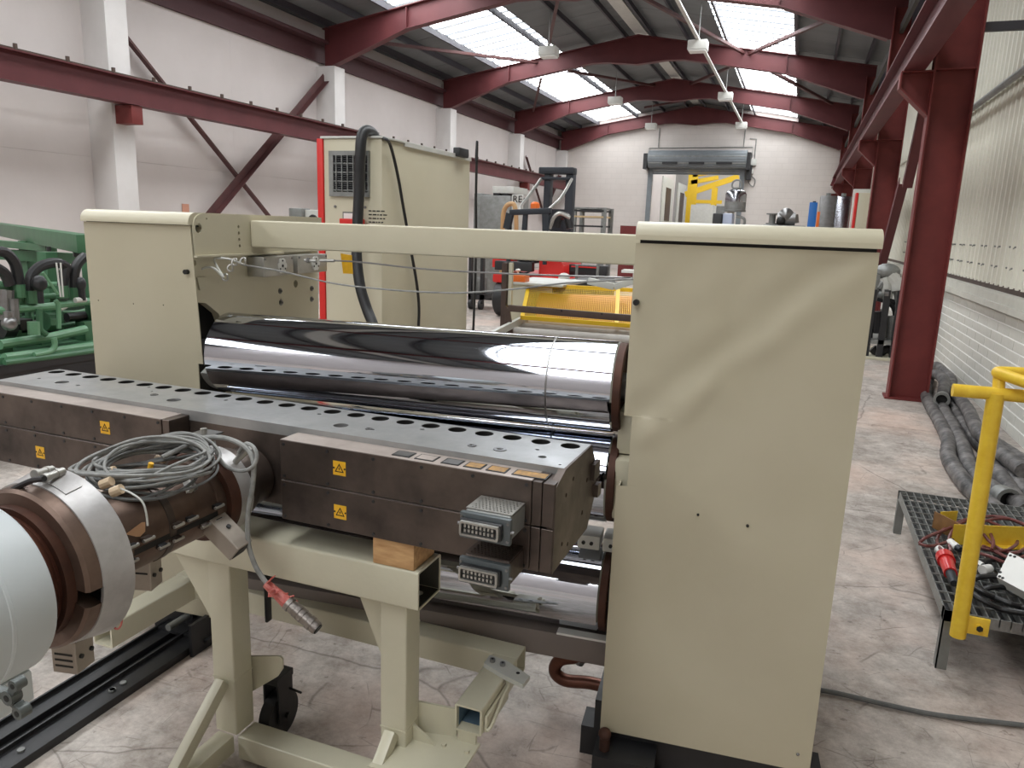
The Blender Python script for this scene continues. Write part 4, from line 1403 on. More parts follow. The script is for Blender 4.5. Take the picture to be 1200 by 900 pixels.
# clamp screws along the right flank of the heater bands
for i in range(7):
    y = 1.13 + i * .044
    for a_deg, w in ((4, .012), (-16, .012)):
        a = radians(a_deg)
        c = Vector((XC + .104 * cos(a), y, ZC + .104 * sin(a)))
        if (i + (a_deg < 0)) % 3 == 2:
            continue
        cl = obj('band_clamp', B().bar(c - Vector((0, .011, 0)), c + Vector((0, .011, 0)), .012, .016, up=(cos(a), 0, sin(a)), bev=.002), DIE if i % 2 else BLACK, ex)
        tdir = Vector((-sin(a), 0, cos(a)))
        obj('clamp_screw', B().cyl(c - Vector((0, .014, 0)) + Vector((.006, 0, 0)), c + Vector((0, .016, 0)) + Vector((.006, 0, 0)), .0042, n=10), ALU, cl)
obj('band_gap', B().box(XC + .08, XC + .0985, 1.11, 1.42, ZC - .022, ZC - .008), INK, ex)
# bellows gland
p, q = at_y(215, 570, 1.33), at_y(243, 585, 1.42)
g = B()
for k in range(6):
    a, c = p + (q - p) * (k / 6), p + (q - p) * ((k + .72) / 6)
    g.cyl(a, c, .021 - .001 * k, n=18)
g.cyl(p, q, .016, n=16)
obj('cable_gland', g, ALU, ex)
p, q = at_y(147, 630, 1.13), at_y(166, 613, 1.15)
obj('copper_tab', B().prism([at_y(147, 626, 1.12), at_y(166, 612, 1.14), at_y(166, 623, 1.14), at_y(160, 629, 1.13)], (.006, .004, 0)), mat('tan_copper_foil', (190, 148, 112), .4, .5), ex)


def vent_box(name, c, w, d, h, rot, slots, m, parent, bolt=True):
    R = Matrix.Translation(c) @ rot
    v = obj(name, B().box(-w / 2, w / 2, -d / 2, d / 2, -h / 2, h / 2, .002, 1, rot=R), m, parent)
    for i in range(slots):
        z = h * (.1 - .18 * i)
        obj('slot', B().box(-w * .36, w * .36, -d / 2 - .0008, -d / 2 + .002, z - .0022, z + .0022, rot=R), INK, v)
    if bolt:
        for y in (-d * .25, d * .3):
            obj('bolt', B().cyl(R @ Vector((w / 2 - .001, y, 0)), R @ Vector((w / 2 + .005, y, 0)), .005, n=10), BLACK, v)
    return v


PALEM = mat('pale_box_metal', (176, 166, 154), .45, .4, c2=(150, 140, 130), scale=10)
c = at_y(84, 762, 1.045)
vent_box('terminal_box', Vector((XC + .03, 1.03, ZC - .207)), .058, .055, .075, Matrix.Rotation(radians(12), 4, 'Z'), 3, PALEM, ex)
vent_box('terminal_box', Vector((XC + .012, 1.25, ZC - .125)), .05, .05, .075, Matrix.Rotation(radians(16), 4, 'Z'), 1, PALEM, ex)
c = at_y(266, 628, 1.40)
R = Matrix.Rotation(radians(40), 4, 'Y') @ Matrix.Rotation(radians(4), 4, 'Z')
bx = obj('terminal_box', B().box(-.052, .052, -.028, .028, -.024, .024, .002, 1, rot=Matrix.Translation(c) @ R), PALEM, ex)
obj('box_mouth', B().box(.051, .0535, -.022, .022, -.019, .019, rot=Matrix.Translation(c) @ R), INK, bx)
obj('bolt', B().cyl((Matrix.Translation(c) @ R) @ Vector((-.012, 0, .024)), (Matrix.Translation(c) @ R) @ Vector((-.012, 0, .028)), .006, n=12), BLACK, bx)
p = at_y(240, 528, 1.52)
obj('angle_bracket', B().box(p.x - .035, p.x + .02, 1.515, 1.522, p.z - .035, p.z + .045, .002, 1).box(p.x - .035, p.x + .03, 1.49, 1.56, p.z + .042, p.z + .047), STEEL, ex)
obj('bracket_bolt', B().cyl((p.x - .0, 1.52, p.z + .045), (p.x, 1.52, p.z + .062), .009, n=8), ALU, ex)
p, q = at_y(262, 558, 1.49), at_y(288, 527, 1.50)
pr = obj('pressure_probe', B().cyl(p, q, .0085, n=14).cyl(p + (q - p) * .75, q + (q - p) * .12, .011, n=14).cyl(p - (q - p) * .12, p + (q - p) * .18, .013, n=8), ALU, ex)
# lever at the bottom left
LQ = lambda x, y: at_y(x, y, .62)
lb = B()
for (xa, ya), (xb, yb) in (((21, 801), (13, 816)), ((13, 816), (20, 824)), ((20, 824), (26, 833)), ((-8, 808), (13, 815))):
    lb.bar(LQ(xa, ya), LQ(xb, yb), .012, .013, up=(0, 1, 0), bev=.002)
for (x, y), r_ in (((21, 801), .0085), ((14, 815), .011), ((26, 833), .0095)):
    c = LQ(x, y)
    lb.cyl(c - Vector((0, .008, 0)), c + Vector((0, .008, 0)), r_, n=18)
lv = obj('lever', lb, mat('dark_cast_steel', (96, 100, 98), .45, .5), ex)
for (x, y), r_ in (((21, 801), .004), ((14, 815), .005), ((26, 833), .0045)):
    c = LQ(x, y)
    obj('lever_bore', B().cyl(c - Vector((0, .0085, 0)), c - Vector((0, .0078, 0)), r_, n=12), INK, lv)
obj('pedestal', B().box(XC - .5, XC - .2, -.55, -.15, 0, ZC - .05, .01).box(XC - .3, XC + .1, -.5, -.2, .6, ZC - .1, .01), BEIGE_D, ex)
tag(obj('wire_loop', B().tube([at_y(x, y, 1.2) for x, y in ((132, 727), (134, 735), (138, 737), (142, 732), (143, 722))], .0025, n=6), REDT), 'small dark red wire loop dangling below the silver band', 'wire')

# ---- coil of grey cables lying on the adapter
random.seed(12)
cc = thing('cable_coil', 'coil of grey cables bound with tan tape lying on the brown adapter', 'cable coil', (XC, 1.27, ZC + .09))
Ck = Vector((XC + .012, 1.29, ZC + .122))
E1 = Vector((.45, .89, .02)).normalized()
E2 = Vector((.90, -.40, -.26)).normalized()
EN = E1.cross(E2).normalized()
for i in range(17):
    a = .128 + random.uniform(-.028, .022)
    bb_ = .072 + random.uniform(-.028, .026)
    cz = Vector((random.uniform(-.016, .016), random.uniform(-.035, .035), random.uniform(-.012, .036)))
    tw = random.uniform(-.2, .2)
    ph = random.uniform(0, 6)
    pts = []
    for k in range(12):
        t_ = 2 * pi * k / 12
        x, y = a * cos(t_), bb_ * sin(t_)
        x, y = x * cos(tw) - y * sin(tw), x * sin(tw) + y * cos(tw)
        pts.append(Ck + cz + E1 * x + E2 * y + Vector((0, 0, .010 * sin(2 * t_ + ph) + random.uniform(-.004, .004))))
    obj('cable_turn', B().tube(pts, random.choice((.0032, .0038, .0044)), n=7, sub=5, closed=True), CABLE if i % 3 else CABLED, cc)
for (x, y, y_, r_, tl) in ((125, 566, 1.15, .011, .026), (131, 551, 1.20, .008, .016), (188, 538, 1.36, .009, .024), (137, 575, 1.13, .011, .024)):
    p = at_y(x, y, y_)
    d = Vector((.75, .25, .35)).normalized() if y > 545 else Vector((.9, .1, -.05)).normalized()
    obj('tape_wrap', B().cyl(p - d * tl / 2, p + d * tl / 2, r_, n=10), TAPE, cc)
p = at_y(176, 549, 1.26)
obj('yellow_tie', B().cyl(p - Vector((.004, 0, .014)), p + Vector((.004, 0, .014)), .006, n=8), LABELY, cc)
obj('loose_end', B().tube([at_y(x, y, 1.13) for x, y in ((134, 570), (152, 577), (166, 587), (171, 600), (173, 616))], .0022, n=6), OFFW, cc)
obj('loose_end', B().tube([at_y(x, y, 1.3) for x, y in ((141, 538), (136, 533), (132, 527))], .003, n=6), OFFW, cc)

# ---- sensor cable with plug hanging in front of the stand
pc = thing('plug_cable', 'grey sensor cable hanging down with a red taped metal plug in front of the stand', 'cable', tuple(at_y(345, 715, 1.42)))
path = [(190, 536, 1.33), (215, 524, 1.38), (236, 514, 1.44), (262, 513, 1.46), (286, 523, 1.46), (297, 540, 1.45), (296, 570, 1.44), (291, 600, 1.43), (291, 635, 1.42), (298, 660, 1.42), (307, 676, 1.42), (318, 690, 1.42)]
obj('lead', B().tube([at_y(*p) for p in path], .0065, n=9), CABLE, pc)
obj('lead_loop', B().tube([at_y(*p) for p in ((250, 517, 1.46), (256, 535, 1.45), (266, 547, 1.45), (282, 552, 1.44), (296, 547, 1.44), (301, 535, 1.45), (297, 524, 1.46), (288, 520, 1.47), (280, 530, 1.49))], .005, n=9), CABLE, pc)
d0, d1, d2, d3 = at_y(312, 684, 1.42), at_y(337, 707, 1.42), at_y(337, 706, 1.42), at_y(372, 737, 1.42)
tb = B().cyl(d0, d1, .011, .016, n=10)
random.seed(3)
for k in range(12):
    p = d0 + (d1 - d0) * random.random() + Vector((random.uniform(-.012, .012), random.uniform(-.012, .012), random.uniform(-.012, .012)))
    tb.bar(p, p + Vector((random.uniform(-.02, .02), random.uniform(-.01, .01), random.uniform(-.02, .02))), .012, .003)
obj('red_tape', tb, REDT, pc)
pg = B()
n_ = 7
for k in range(n_):
    a, c = d2 + (d3 - d2) * (k / n_), d2 + (d3 - d2) * ((k + .8) / n_)
    pg.cyl(a, c, (.019, .0165, .018, .018, .0165, .0185, .017)[k], n=20)
pg.cyl(d2, d3, .0155, n=18)
obj('plug_body', pg, mat('plug_metal', (164, 156, 150), .35, .85, c2=(130, 122, 116), scale=20), pc)
obj('plug_face', B().cyl(d3, d3 + (d3 - d2).normalized() * .003, .0135, n=18), INK, pc)

# ---- black floor rail on the left
fr_ = thing('floor_rail', 'black steel floor rail with stop bracket running under the extruder', 'rail', (-2.1, 1.5, 0))
for x0, x1 in ((-2.235, -2.165), (-2.105, -2.02)):
    obj('rail_strip', B().box(x0, x1, .4, 2.16, .0, .03, .002).box(x0, x0 + .008, .4, 2.16, .03, .045), BLACK, fr_)
obj('rail_web', B().box(-2.165, -2.105, .4, 2.16, 0, .006), BLACK, fr_)
for (x, y) in ((138, 812), (147, 814), (33, 883), (160, 806)):
    p = at_z(x, y, .03)
    obj('rail_bolt', B().cyl((-2.06, p.y, .03), (-2.06, p.y, .036), .011, n=10), GALV, fr_)
obj('stop_bracket', B().box(-2.24, -1.93, 2.16, 2.175, 0, .17, .002).box(-2.24, -1.98, 2.04, 2.16, .03, .042).box(-2.01, -1.995, 1.98, 2.17, 0, .13), BLACK, fr_)
obj('threaded_rod', B().cyl((-2.12, 1.99, .09), (-2.12, 2.28, .09), .014, n=14), GALV, fr_)
obj('rod_collar', B().cyl((-2.12, 2.09, .09), (-2.12, 2.16, .09), .026, n=14), BLACK, fr_)
obj('white_stop', B().box(-2.03, -1.95, 2.18, 2.24, .10, .20, .003), OFFW, fr_)


# ================================================================ GREEN HYDRAULIC MACHINE, far left
XG = -4.2
def gx(x, y, X=XG): return at_x(x, y, X - .85)


hy = thing('hydraulic_unit', 'green hydraulic power unit with pipes and black hoses behind the left tower', 'machine', (XG - .85, 4.4, 0))
obj('bed', B().box(-6.3, -5.0, 3.0, 6.2, .0, .45), BLACK, hy)
zt_ = gx(50, 425).z
pa, pb = gx(0, 441, -4.02), gx(112, 424, -4.02)
obj('bed_rail', B().box(-6.25, -4.9, 3.0, 6.1, .42, .56).box(-4.92, -4.89, 3.0, 6.1, .56, .62), BLACK, hy)
obj('drip_tray', B().box(-6.1, -4.95, 3.05, 6.05, .56, .66, .01), GREEN, hy)


def gpipe(pts, r, X=XG, m=GREEN_L, name='pipe', n=10, smooth=False):
    return obj(name, B().tube([gx(x, y, X + dx) for (x, y, dx) in [(p + (0,))[:3] for p in pts]], r, n=n, smooth=smooth), m, hy)


gpipe([(-10, 365), (60, 359), (112, 352)], .028)
gpipe([(-10, 351), (30, 349), (70, 346), (110, 344)], .02, -4.35)
gpipe([(0, 404), (60, 395), (100, 386)], .034)
gpipe([(5, 419), (60, 412), (110, 405)], .03, -4.1)
gpipe([(5, 425), (60, 418), (110, 411)], .022, -4.05, GREEN)
gpipe([(-5, 334), (10, 335), (16, 342), (24, 352), (26, 362)], .03, -4.25, smooth=True)
gpipe([(20, 337), (60, 334), (108, 332)], .024, -4.45)
gpipe([(65, 352), (68, 357), (69, 372), (69, 385)], .016, -4.1, smooth=True)
gpipe([(40, 416), (58, 412), (64, 405), (63, 396)], .02, -4.05, smooth=True)
gpipe([(39, 377), (40, 392)], .04, -4.1, GREEN_L, 'valve_body')
gpipe([(8, 340), (9, 375)], .045, -4.2, STEEL, 'accumulator')
gpipe([(16, 350), (18, 380)], .03, -4.15, STEEL, 'filter')
gpipe([(46, 362), (47, 385), (54, 392)], .022, -4.15, GREEN, smooth=True)
gpipe([(52, 377), (64, 377)], .07, -4.3, GREEN, 'motor')
gpipe([(70, 362), (82, 356), (100, 352)], .02, -4.2, OFFW)
gpipe([(78, 372), (100, 370)], .035, -4.35, BLACK, 'pump')
gpipe([(0, 385), (14, 384)], .07, -4.35, BLACK, 'pump')
gpipe([(88, 352), (100, 351)], .02, -4.1, OFFW, 'white_sleeve')
for hx_ in ([(-8, 295), (6, 296), (17, 308), (21, 325), (22, 337)], [(-6, 313), (5, 320), (12, 334)], [(35, 345), (36, 325), (46, 313), (62, 308), (71, 309)], [(71, 309), (77, 313), (75, 322), (73, 338)], [(100, 300), (91, 309), (87, 322), (87, 341)]):
    gpipe(hx_, .036, -4.2, RUBBER, 'hose', smooth=True)
for p in ((22, 340), (36, 347), (73, 341), (88, 343)):
    c = gx(*p, -4.2)
    obj('hose_fitting', B().cyl(c - Vector((0, 0, .05)), c + Vector((0, 0, .04)), .042, n=10), GREEN, hy)
c = gx(46, 332, -4.1)
obj('gauge', B().sph(c, .052, (1, 1, 1.1)).cyl(c - Vector((0, 0, .14)), c, .02, n=8), BLACK, hy)
c = gx(95, 333, -4.1)
obj('gauge', B().sph(c, .036, (1, 1, 1.5)).cyl(c - Vector((0, 0, .12)), c, .025, n=8), BLACK, hy)
c = gx(11, 379, -4.05)
obj('coupling', B().sph(c, .05).cyl(c, c + Vector((0, 0, .08)), .03, n=8), STEEL, hy)
gpipe([(50, 319), (68, 345)], .009, -4.0, GREEN_L, 'rod')
gpipe([(66, 308), (71, 348)], .006, -4.0, OFFW, 'rod')
gpipe([(71, 308), (74, 348)], .006, -4.0, OFFW, 'rod')
for q in (((1, 405), (5, 432)), ((100, 376), (104, 410))):
    a, b_ = gx(*q[0], -4.3), gx(*q[1], -4.3)
    obj('upright', B().box(a.x - .05, a.x + .05, a.y - .05, a.y + .05, b_.z, a.z, .004), GREEN, hy)
DGREEN = mat('dark_green_machine_paint', (40, 62, 48), .45)
obj('dark_inner_block', B().box(-6.0, -5.55, 3.4, 5.6, .66, .98, .02), DGREEN, hy)  # added dark green block filling the space behind the pipes
random.seed(31)
for k in range(16):
    x = random.uniform(2, 106)
    y = random.uniform(352, 400)
    dx = random.choice((-.25, -.4, -.55))
    if k % 2:
        gpipe([(x, y), (x + random.uniform(-1, 1), y + random.uniform(10, 26))], random.uniform(.012, .026), -4.2 + dx, random.choice((GREEN, GREEN_L, DGREEN, STEEL)))
    else:
        L = random.uniform(18, 45)
        gpipe([(x, y), (x + L * .5, y - L * .06 + random.uniform(-2, 2)), (min(x + L, 112), y - L * .12)], random.uniform(.012, .022), -4.2 + dx, random.choice((GREEN, GREEN_L, DGREEN)), smooth=True)
for k in range(7):
    c = gx(random.uniform(8, 100), random.uniform(368, 398), -4.4)
    obj('valve_block', B().box(c.x - .06, c.x + .06, c.y - .05, c.y + .05, c.z - .05, c.z + .05, .006), random.choice((GREEN, DGREEN, BLACK)), hy)
c = gx(55, 295, -4.6)
obj('frame_post', B().box(c.x - .05, c.x + .05, c.y - .05, c.y + .05, .66, c.z, .004), GREEN, hy)
c = gx(104, 300, -4.3)
obj('frame_post', B().box(c.x - .04, c.x + .04, c.y - .04, c.y + .04, .5, c.z, .004), GREEN, hy)
# long green beams over it
obj('top_beam', B().bar(at_z(-14, 266, 1.4), at_z(102, 286, 1.4), .14, .14, bev=.006), GREEN, hy)
obj('under_beam', B().bar(at_z(-14, 284, 1.3), at_z(60, 291, 1.3), .1, .06), GREEN, hy)
obj('back_beam', B().bar(at_z(-14, 297, 1.2), at_z(104, 304, 1.2), .08, .10), GREEN, hy)
for (x, y) in ((57, 289), (91, 287)):
    c = at_z(x, y, 1.36)
    obj('levelling_bolt', B().cyl(c, c - Vector((0, 0, .16)), .016, n=8).cyl(c - Vector((0, 0, .06)), c - Vector((0, 0, .10)), .045, n=6), BLACK, hy)
c = at_z(30, 275, 1.4)
obj('beam_post', B().box(c.x - .05, c.x + .05, c.y - .05, c.y + .05, .0, 1.34), GREEN, hy)
tag(obj('warning_notice', B().box(XL + .005, XL + .012, at_x(213, 243, XL).y, at_x(221, 243, XL).y, at_x(217, 249, XL).z, at_x(217, 239, XL).z), mat('faded_orange_print', (206, 150, 126), .6)), 'small faded orange notice on the left wall above the left tower', 'notice')
c = at_y(353, 246, 6.5)
t = thing('wall_socket_box', 'small grey socket boxes left of the electrical cabinet above the tower', 'box', (c.x, 6.5, 0))
obj('box', B().box(at_y(342, 250, 6.5).x, at_y(357, 250, 6.5).x, 6.45, 6.6, at_y(350, 262, 6.5).z, at_y(350, 244, 6.5).z, .01), GALV, t)
obj('box', B().box(at_y(357, 250, 6.5).x, at_y(375, 250, 6.5).x, 6.5, 6.6, at_y(350, 264, 6.5).z, at_y(366, 246, 6.5).z, .01), OFFW, t)
obj('post', B().box(c.x - .04, c.x + .04, 6.5, 6.58, 0, c.z), GALV, t)
obj('cable', B().tube([at_y(x, y, 6.4) for x, y in ((360, 258), (366, 253), (371, 256), (372, 262))], .015, n=6), BLACK, t)

# ================================================================ ELECTRICAL CABINET
YC = 4.57
fl, frr, bk = at_y(379, 166, YC), at_y(447.5, 162, YC), at_x(551, 188, at_y(447.5, 162, YC).x)
x0, x1, ztop = fl.x, frr.x, frr.z
cb = thing('electrical_cabinet', 'tall beige electrical cabinet with louvred grille and red edge behind the roll stack', 'cabinet', ((x0 + x1) / 2, (YC + bk.y) / 2, 0))
obj('body', B().box(x0, x1, YC, bk.y, .08, ztop, .008), BEIGE, cb)
obj('plinth', B().box(x0 + .03, x1 - .03, YC + .03, bk.y - .03, 0, .08), BLACK, cb)
obj('red_edge', B().box(x0 - .05, x0 - .002, YC - .01, YC + .25, .08, ztop, .004), REDP, cb)
obj('roof_sheet', B().box(x0 - .02, x1 + .012, YC - .012, bk.y, ztop, ztop + .015, .004), OFFW, cb)
ga, gb = at_y(387, 177, YC), at_y(434, 231, YC)
g = obj('grille_frame', B().plate([(ga.x, gb.z), (gb.x, gb.z), (gb.x, ga.z), (ga.x, ga.z)], [[(ga.x + .035, gb.z + .03), (gb.x - .01, gb.z + .03), (gb.x - .01, ga.z - .03), (ga.x + .035, ga.z - .03)]], lambda a, c: (a, YC - .022, c), (0, .022, 0)), GALV, cb)
obj('grille_back', B().box(ga.x + .03, gb.x - .005, YC - .006, YC - .001, gb.z + .025, ga.z - .025), INK, g)
nsl = 16
for i in range(nsl):
    z = gb.z + .04 + (ga.z - gb.z - .08) * i / (nsl - 1)
    obj('louvre', B().bar((ga.x + .035, YC - .012, z), (gb.x - .01, YC - .012, z), .016, .005, up=(0, .5, 1)), BLACK if i % 4 else GALV, g)
for i in range(6):
    x = ga.x + .06 + (gb.x - ga.x - .09) * i / 5
    obj('grille_wire', B().box(x - .003, x + .003, YC - .024, YC - .018, gb.z + .03, ga.z - .03), GALV, g)
pa, pb = at_y(402, 248, YC), at_y(425, 262, YC)
lb = obj('rating_plate', B().box(pa.x, pb.x, YC - .006, YC, pb.z, pa.z), GALV, cb)
obj('plate_face', B().box(pa.x + .01, pb.x - .01, YC - .008, YC - .005, pb.z + .02, pa.z - .01), WHITE, lb)
obj('main_switch', B().box(pa.x - .0, pb.x + .02, YC - .05, YC, pb.z - .04, pb.z + .03, .008), REDP, cb)
for x, y in ((393, 242), (428, 243)):
    p = at_y(x, y, YC)
    obj('screw', B().cyl((p.x, YC - .006, p.z), (p.x, YC, p.z), .01, n=10), STEEL, cb)
pj = at_y(441, 255, YC)
tx = B()
random.seed(5)
for r_ in range(4):
    xx = pj.x - .06
    while xx < pj.x + .06:
        w_ = random.uniform(.01, .03)
        tx.box(xx, xx + w_, YC - .002, YC, pj.z + .04 - r_ * .025, pj.z + .048 - r_ * .025)
        xx += w_ + .008
obj('print', tx, INK, cb, kind='stuff')
lx = at_x(545, 186, x1)
obj('cable_clip', B().box(x1 - .01, x1 + .05, at_x(532, 187, x1).y, at_x(543, 187, x1).y, lx.z + .0, lx.z + .07, .008), BLACK, cb)
obj('edge_lip', B().box(x1 - .004, x1 + .012, YC + .3, bk.y, ztop - .02, ztop + .004), OFFW, cb)

hs = thing('black_hose', 'thick black hose looping over the front of the electrical cabinet', 'hose', (x1 - .2, YC - .15, 0))
obj('hose_pipe', B().tube([at_y(x, y, Y) for x, y, Y in ((441, 172, YC + .2), (438, 158, YC + .1), (430, 153, YC - .02), (424, 160, YC - .08), (422, 185, YC - .10), (421, 220, YC - .10), (419, 262, YC - .12), (418, 300, YC - .16), (422, 335, YC - .2), (430, 362, YC - .22), (437, 380, YC - .25), (446, 410, YC - .3), (452, 470, YC - .34))], .036, n=16), RUBBER, hs)
tag(obj('cabinet_cable', B().tube([at_y(443, 162, YC + .1), at_y(452, 163, YC - .02)] + [at_x(x, y, x1 + .03) for x, y in ((458, 172), (466, 205), (473, 245), (481, 290), (488, 330), (491, 360), (490, 390), (488, 430))], .011, n=8), RUBBER),
    'thin black cable hanging down the right side of the electrical cabinet', 'cable')
tag(obj('mains_cable', B().tube([at_x(552, 188, x1) + Vector((.02, .06, .0)), at_x(553, 180, x1) + Vector((.02, .06, .1)), at_x(552, 230, x1) + Vector((.02, .06, 0)), at_x(552, 300, x1) + Vector((.02, .06, 0)), Vector((x1 + .03, bk.y + .08, .5)), Vector((x1 + .03, bk.y + .08, .012))], .012, n=6), RUBBER),
    'thin black cable behind the right rear edge of the electrical cabinet', 'cable')

# ================================================================ UNWIND STAND behind the rolls
YU = 5.2
def uy(x, y, d=0.): return at_y(x, y, YU + d)


un = thing('winder', 'film winding stand with brown crossbar, white rollers and yellow mesh guard', 'machine', (-1.4, YU + .3, 0))
pl0, pr0 = uy(588, 350), uy(748, 368)
obj('post', B().box(uy(587, 350).x, uy(592.5, 350).x, YU, YU + .06, 0, uy(590, 308).z), BROWNF, un)
obj('post', B().box(uy(594, 330).x, uy(598, 330).x, YU + .03, YU + .06, uy(595, 358).z, uy(595, 308).z), BEIGE_D, un)
obj('gusset', B().prism([uy(592, 358), uy(597, 364), uy(601, 392), uy(592, 395)], (0, .02, 0)), BROWNF, un)
zb_ = (uy(596, 358).z + uy(736, 368).z) / 2
obj('crossbar', B().bar(uy(596, 361), uy(752, 374), .03, .048, bev=.003), BROWNF, un)
for x, y in ((659, 364), (706, 367.5)):
    p = uy(x, y)
    obj('bar_hole', B().cyl((p.x, YU - .018, p.z), (p.x, YU, p.z), .008, n=8), INK, un)
obj('roller', B().cyl(uy(601, 388, .05), uy(752, 399.5, .05), .033, n=24), ROLLW, un)
obj('roller', B().cyl(uy(609, 381.5, .25), uy(752, 392, .25), .024, n=20), ROLLW, un)
obj('roller', B().cyl(uy(620, 378, .45), uy(752, 387, .45), .022, n=20), mat('tan_roller', (196, 176, 146), .5), un)
obj('side_rail', B().bar(uy(576, 393, -.4), uy(613, 374, .3), .03, .05), OFFW, un)
obj('side_panel', B().box(uy(594, 340, .5).x, uy(617, 340, .5).x, YU + .5, YU + 1.2, .0, uy(600, 333, .5).z, .01), BEIGE_D, un)
obj('panel_top', B().box(uy(594, 340, .5).x - .02, uy(660, 340, .5).x, YU + .48, YU + 1.2, uy(600, 333, .5).z, uy(600, 333, .5).z + .02, .004), OFFW, un)
obj('film_roll', B().cyl(uy(634, 362, .75), uy(760, 368, .75), .135, n=40), PEACH, un)
obj('core_shaft', B().cyl(uy(616, 361, .75), uy(634, 362, .75), .04, n=16), STEEL, un)
gt0, gt1, gb0, gb1 = uy(620, 334, .6), uy(752, 340.5, .6), uy(612, 372, .15), uy(752, 382.5, .15)
gd = obj('guard_frame', B().bar(gt0, gt1, .03, .03).bar(gb0, gb1, .03, .03).bar(gt0, gb0, .03, .03).bar(gt0 + (gt1 - gt0) * .80, gb0 + (gb1 - gb0) * .80, .03, .025), YELLOW, un)
ms = B()
for i in range(1, 64):
    f = i / 64
    ms.bar(gt0 + (gt1 - gt0) * f, gb0 + (gb1 - gb0) * f, .0035, .0035)
for j in range(1, 22):
    f = j / 22
    ms.bar(gt0 + (gb0 - gt0) * f, gt1 + (gb1 - gt1) * f, .0035, .0035)
obj('guard_mesh', ms, YELLOW, un, kind='stuff')
obj('back_frame', B().box(-2.3, -.6, YU + 1.0, YU + 1.06, 0, .9).box(-.75, -.65, YU, YU + 1.1, 0, 1.1), BEIGE_D, un)
obj('orange_box', B().box(uy(597, 326, .5).x, uy(615, 326, .5).x, YU + .5, YU + .62, uy(600, 333, .5).z + .02, uy(600, 322, .5).z, .008), ORANGE, un)
p = uy(604, 317, .5)
obj('mushroom_button', B().sph((p.x, YU + .56, p.z), .018, (1.2, 1.2, .7)).cyl((p.x, YU + .56, p.z), (p.x, YU + .56, p.z - .05), .008), WHITE, un)

# ================================================================ FORKLIFT
YK = 12.7
def ky(x, y, d=0.): return at_y(x, y, YK + d)


fk = thing('forklift', 'red forklift truck with dark mast and chrome guard bars, parked mid hall', 'forklift', (-4.4, YK + .5, 0))
wc = ky(583, 350)
xl, xr = ky(574, 330).x, ky(668, 330).x
obj('chassis', B().box(xl, xr, YK + .1, YK + 1.9, .62, ky(600, 322).z, .05).prism([(xl, YK + .1, .9), (xl, YK + .1, 1.15), (xl, YK + 1.0, 1.2), (xl, YK + 1.0, .9)], (.4, 0, 0)), REDP, fk)
obj('bonnet', B().prism([(ky(628, 300).x, YK + .2, .8), (ky(655, 340).x, YK + .2, .8), (ky(655, 325).x, YK + .2, 1.0), (ky(643, 306).x, YK + .2, 1.32), (ky(628, 304).x, YK + .2, 1.35)], (0, 1.2, 0)), REDP, fk)
obj('seat', B().box(ky(603, 300).x, ky(625, 300).x, YK + .2, YK + .8, 1.0, 1.35, .05), BLACK, fk)
obj('black_frame', B().box(ky(582, 305).x, ky(626, 305).x, YK - .1, YK + .05, ky(600, 317).z, ky(600, 306).z, .02), BLACK, fk)
obj('black_frame', B().box(ky(655, 305).x, ky(702, 305).x, YK + .6, YK + .8, ky(600, 326).z, ky(600, 308).z, .02), BLACK, fk)
for dx, dy in ((0, 0), (1.45, 0), (0, 1.6), (1.45, 1.6)):
    wl_ = obj('wheel', B().lathe((wc.x - .0 + dx, YK + .3 + dy, .33), (1, 0, 0), [(-.12, .1), (-.12, .28), (-.09, .325), (.09, .325), (.12, .28), (.12, .1)], n=28), RUBBER, fk)
    obj('hub', B().cyl((wc.x + dx - .125, YK + .3 + dy, .33), (wc.x + dx + .125, YK + .3 + dy, .33), .11, n=16), GALV, wl_)
DARK = mat('dark_mast_steel', (44, 48, 54), .5, .3)
ym = 1.2
for (xa, xb) in ((636, 645), (661, 672)):
    a, c = ky(xa, 250, ym), ky(xb, 205, ym)
    obj('mast_channel', B().box(a.x, c.x, YK + ym, YK + ym + .2, .1, ky(650, 200, ym).z, .01), DARK, fk)
obj('mast_head', B().box(ky(632, 200, ym).x, ky(673, 200, ym).x, YK + ym - .05, YK + ym + .2, ky(650, 204, ym).z, ky(650, 196, ym).z, .02), DARK, fk)
obj('mast_bar', B().box(ky(634, 210, ym).x, ky(668, 210, ym).x, YK + ym - .05, YK + ym + .1, ky(650, 211, ym).z, ky(650, 207.5, ym).z, .02).box(ky(645, 245, ym).x, ky(664, 245, ym).x, YK + ym + .05, YK + ym + .1, .4, ky(650, 245, ym).z), DARK, fk)
obj('guard_roof', B().bar(ky(598, 249, 0), ky(646, 247, 0), .12, .10, bev=.02).bar(ky(598, 250, 0), ky(594, 268, 0), .1, .12).bar(ky(616, 250, 0), ky(612, 300, 0), .06, .08).bar(ky(640, 248, 0), ky(641, 300, 0), .1, .12), DARK, fk)
obj('guard_post', B().box(ky(597, 260).x - .03, ky(597, 260).x + .03, YK - .02, YK + .05, 1.0, ky(597, 250).z).box(ky(640, 260).x - .03, ky(640, 260).x + .03, YK - .02, YK + .05, 1.0, ky(640, 250).z), DARK, fk)
cg = B()
cg.tube([ky(634, 210, ym - .1), ky(618, 232, .4), ky(611, 241, .1), ky(611, 247, 0), ky(618, 249, 0)], .028, n=8)
cg.tube([ky(670, 210, ym - .1), ky(658, 231, .4), ky(646, 243, .1), ky(640, 248, 0)], .028, n=8)
cg.tube([ky(644, 268, 0), ky(649, 255, 0), ky(657, 250, 0), ky(668, 255, 0)], .035, n=8)
obj('guard_bar', cg, ALU, fk)
obj('mudguard', B().tube([ky(652, 266, .3), ky(656, 254, .3), ky(664, 254, .3), ky(668, 268, .3)], .07, n=8), BLACK, fk)
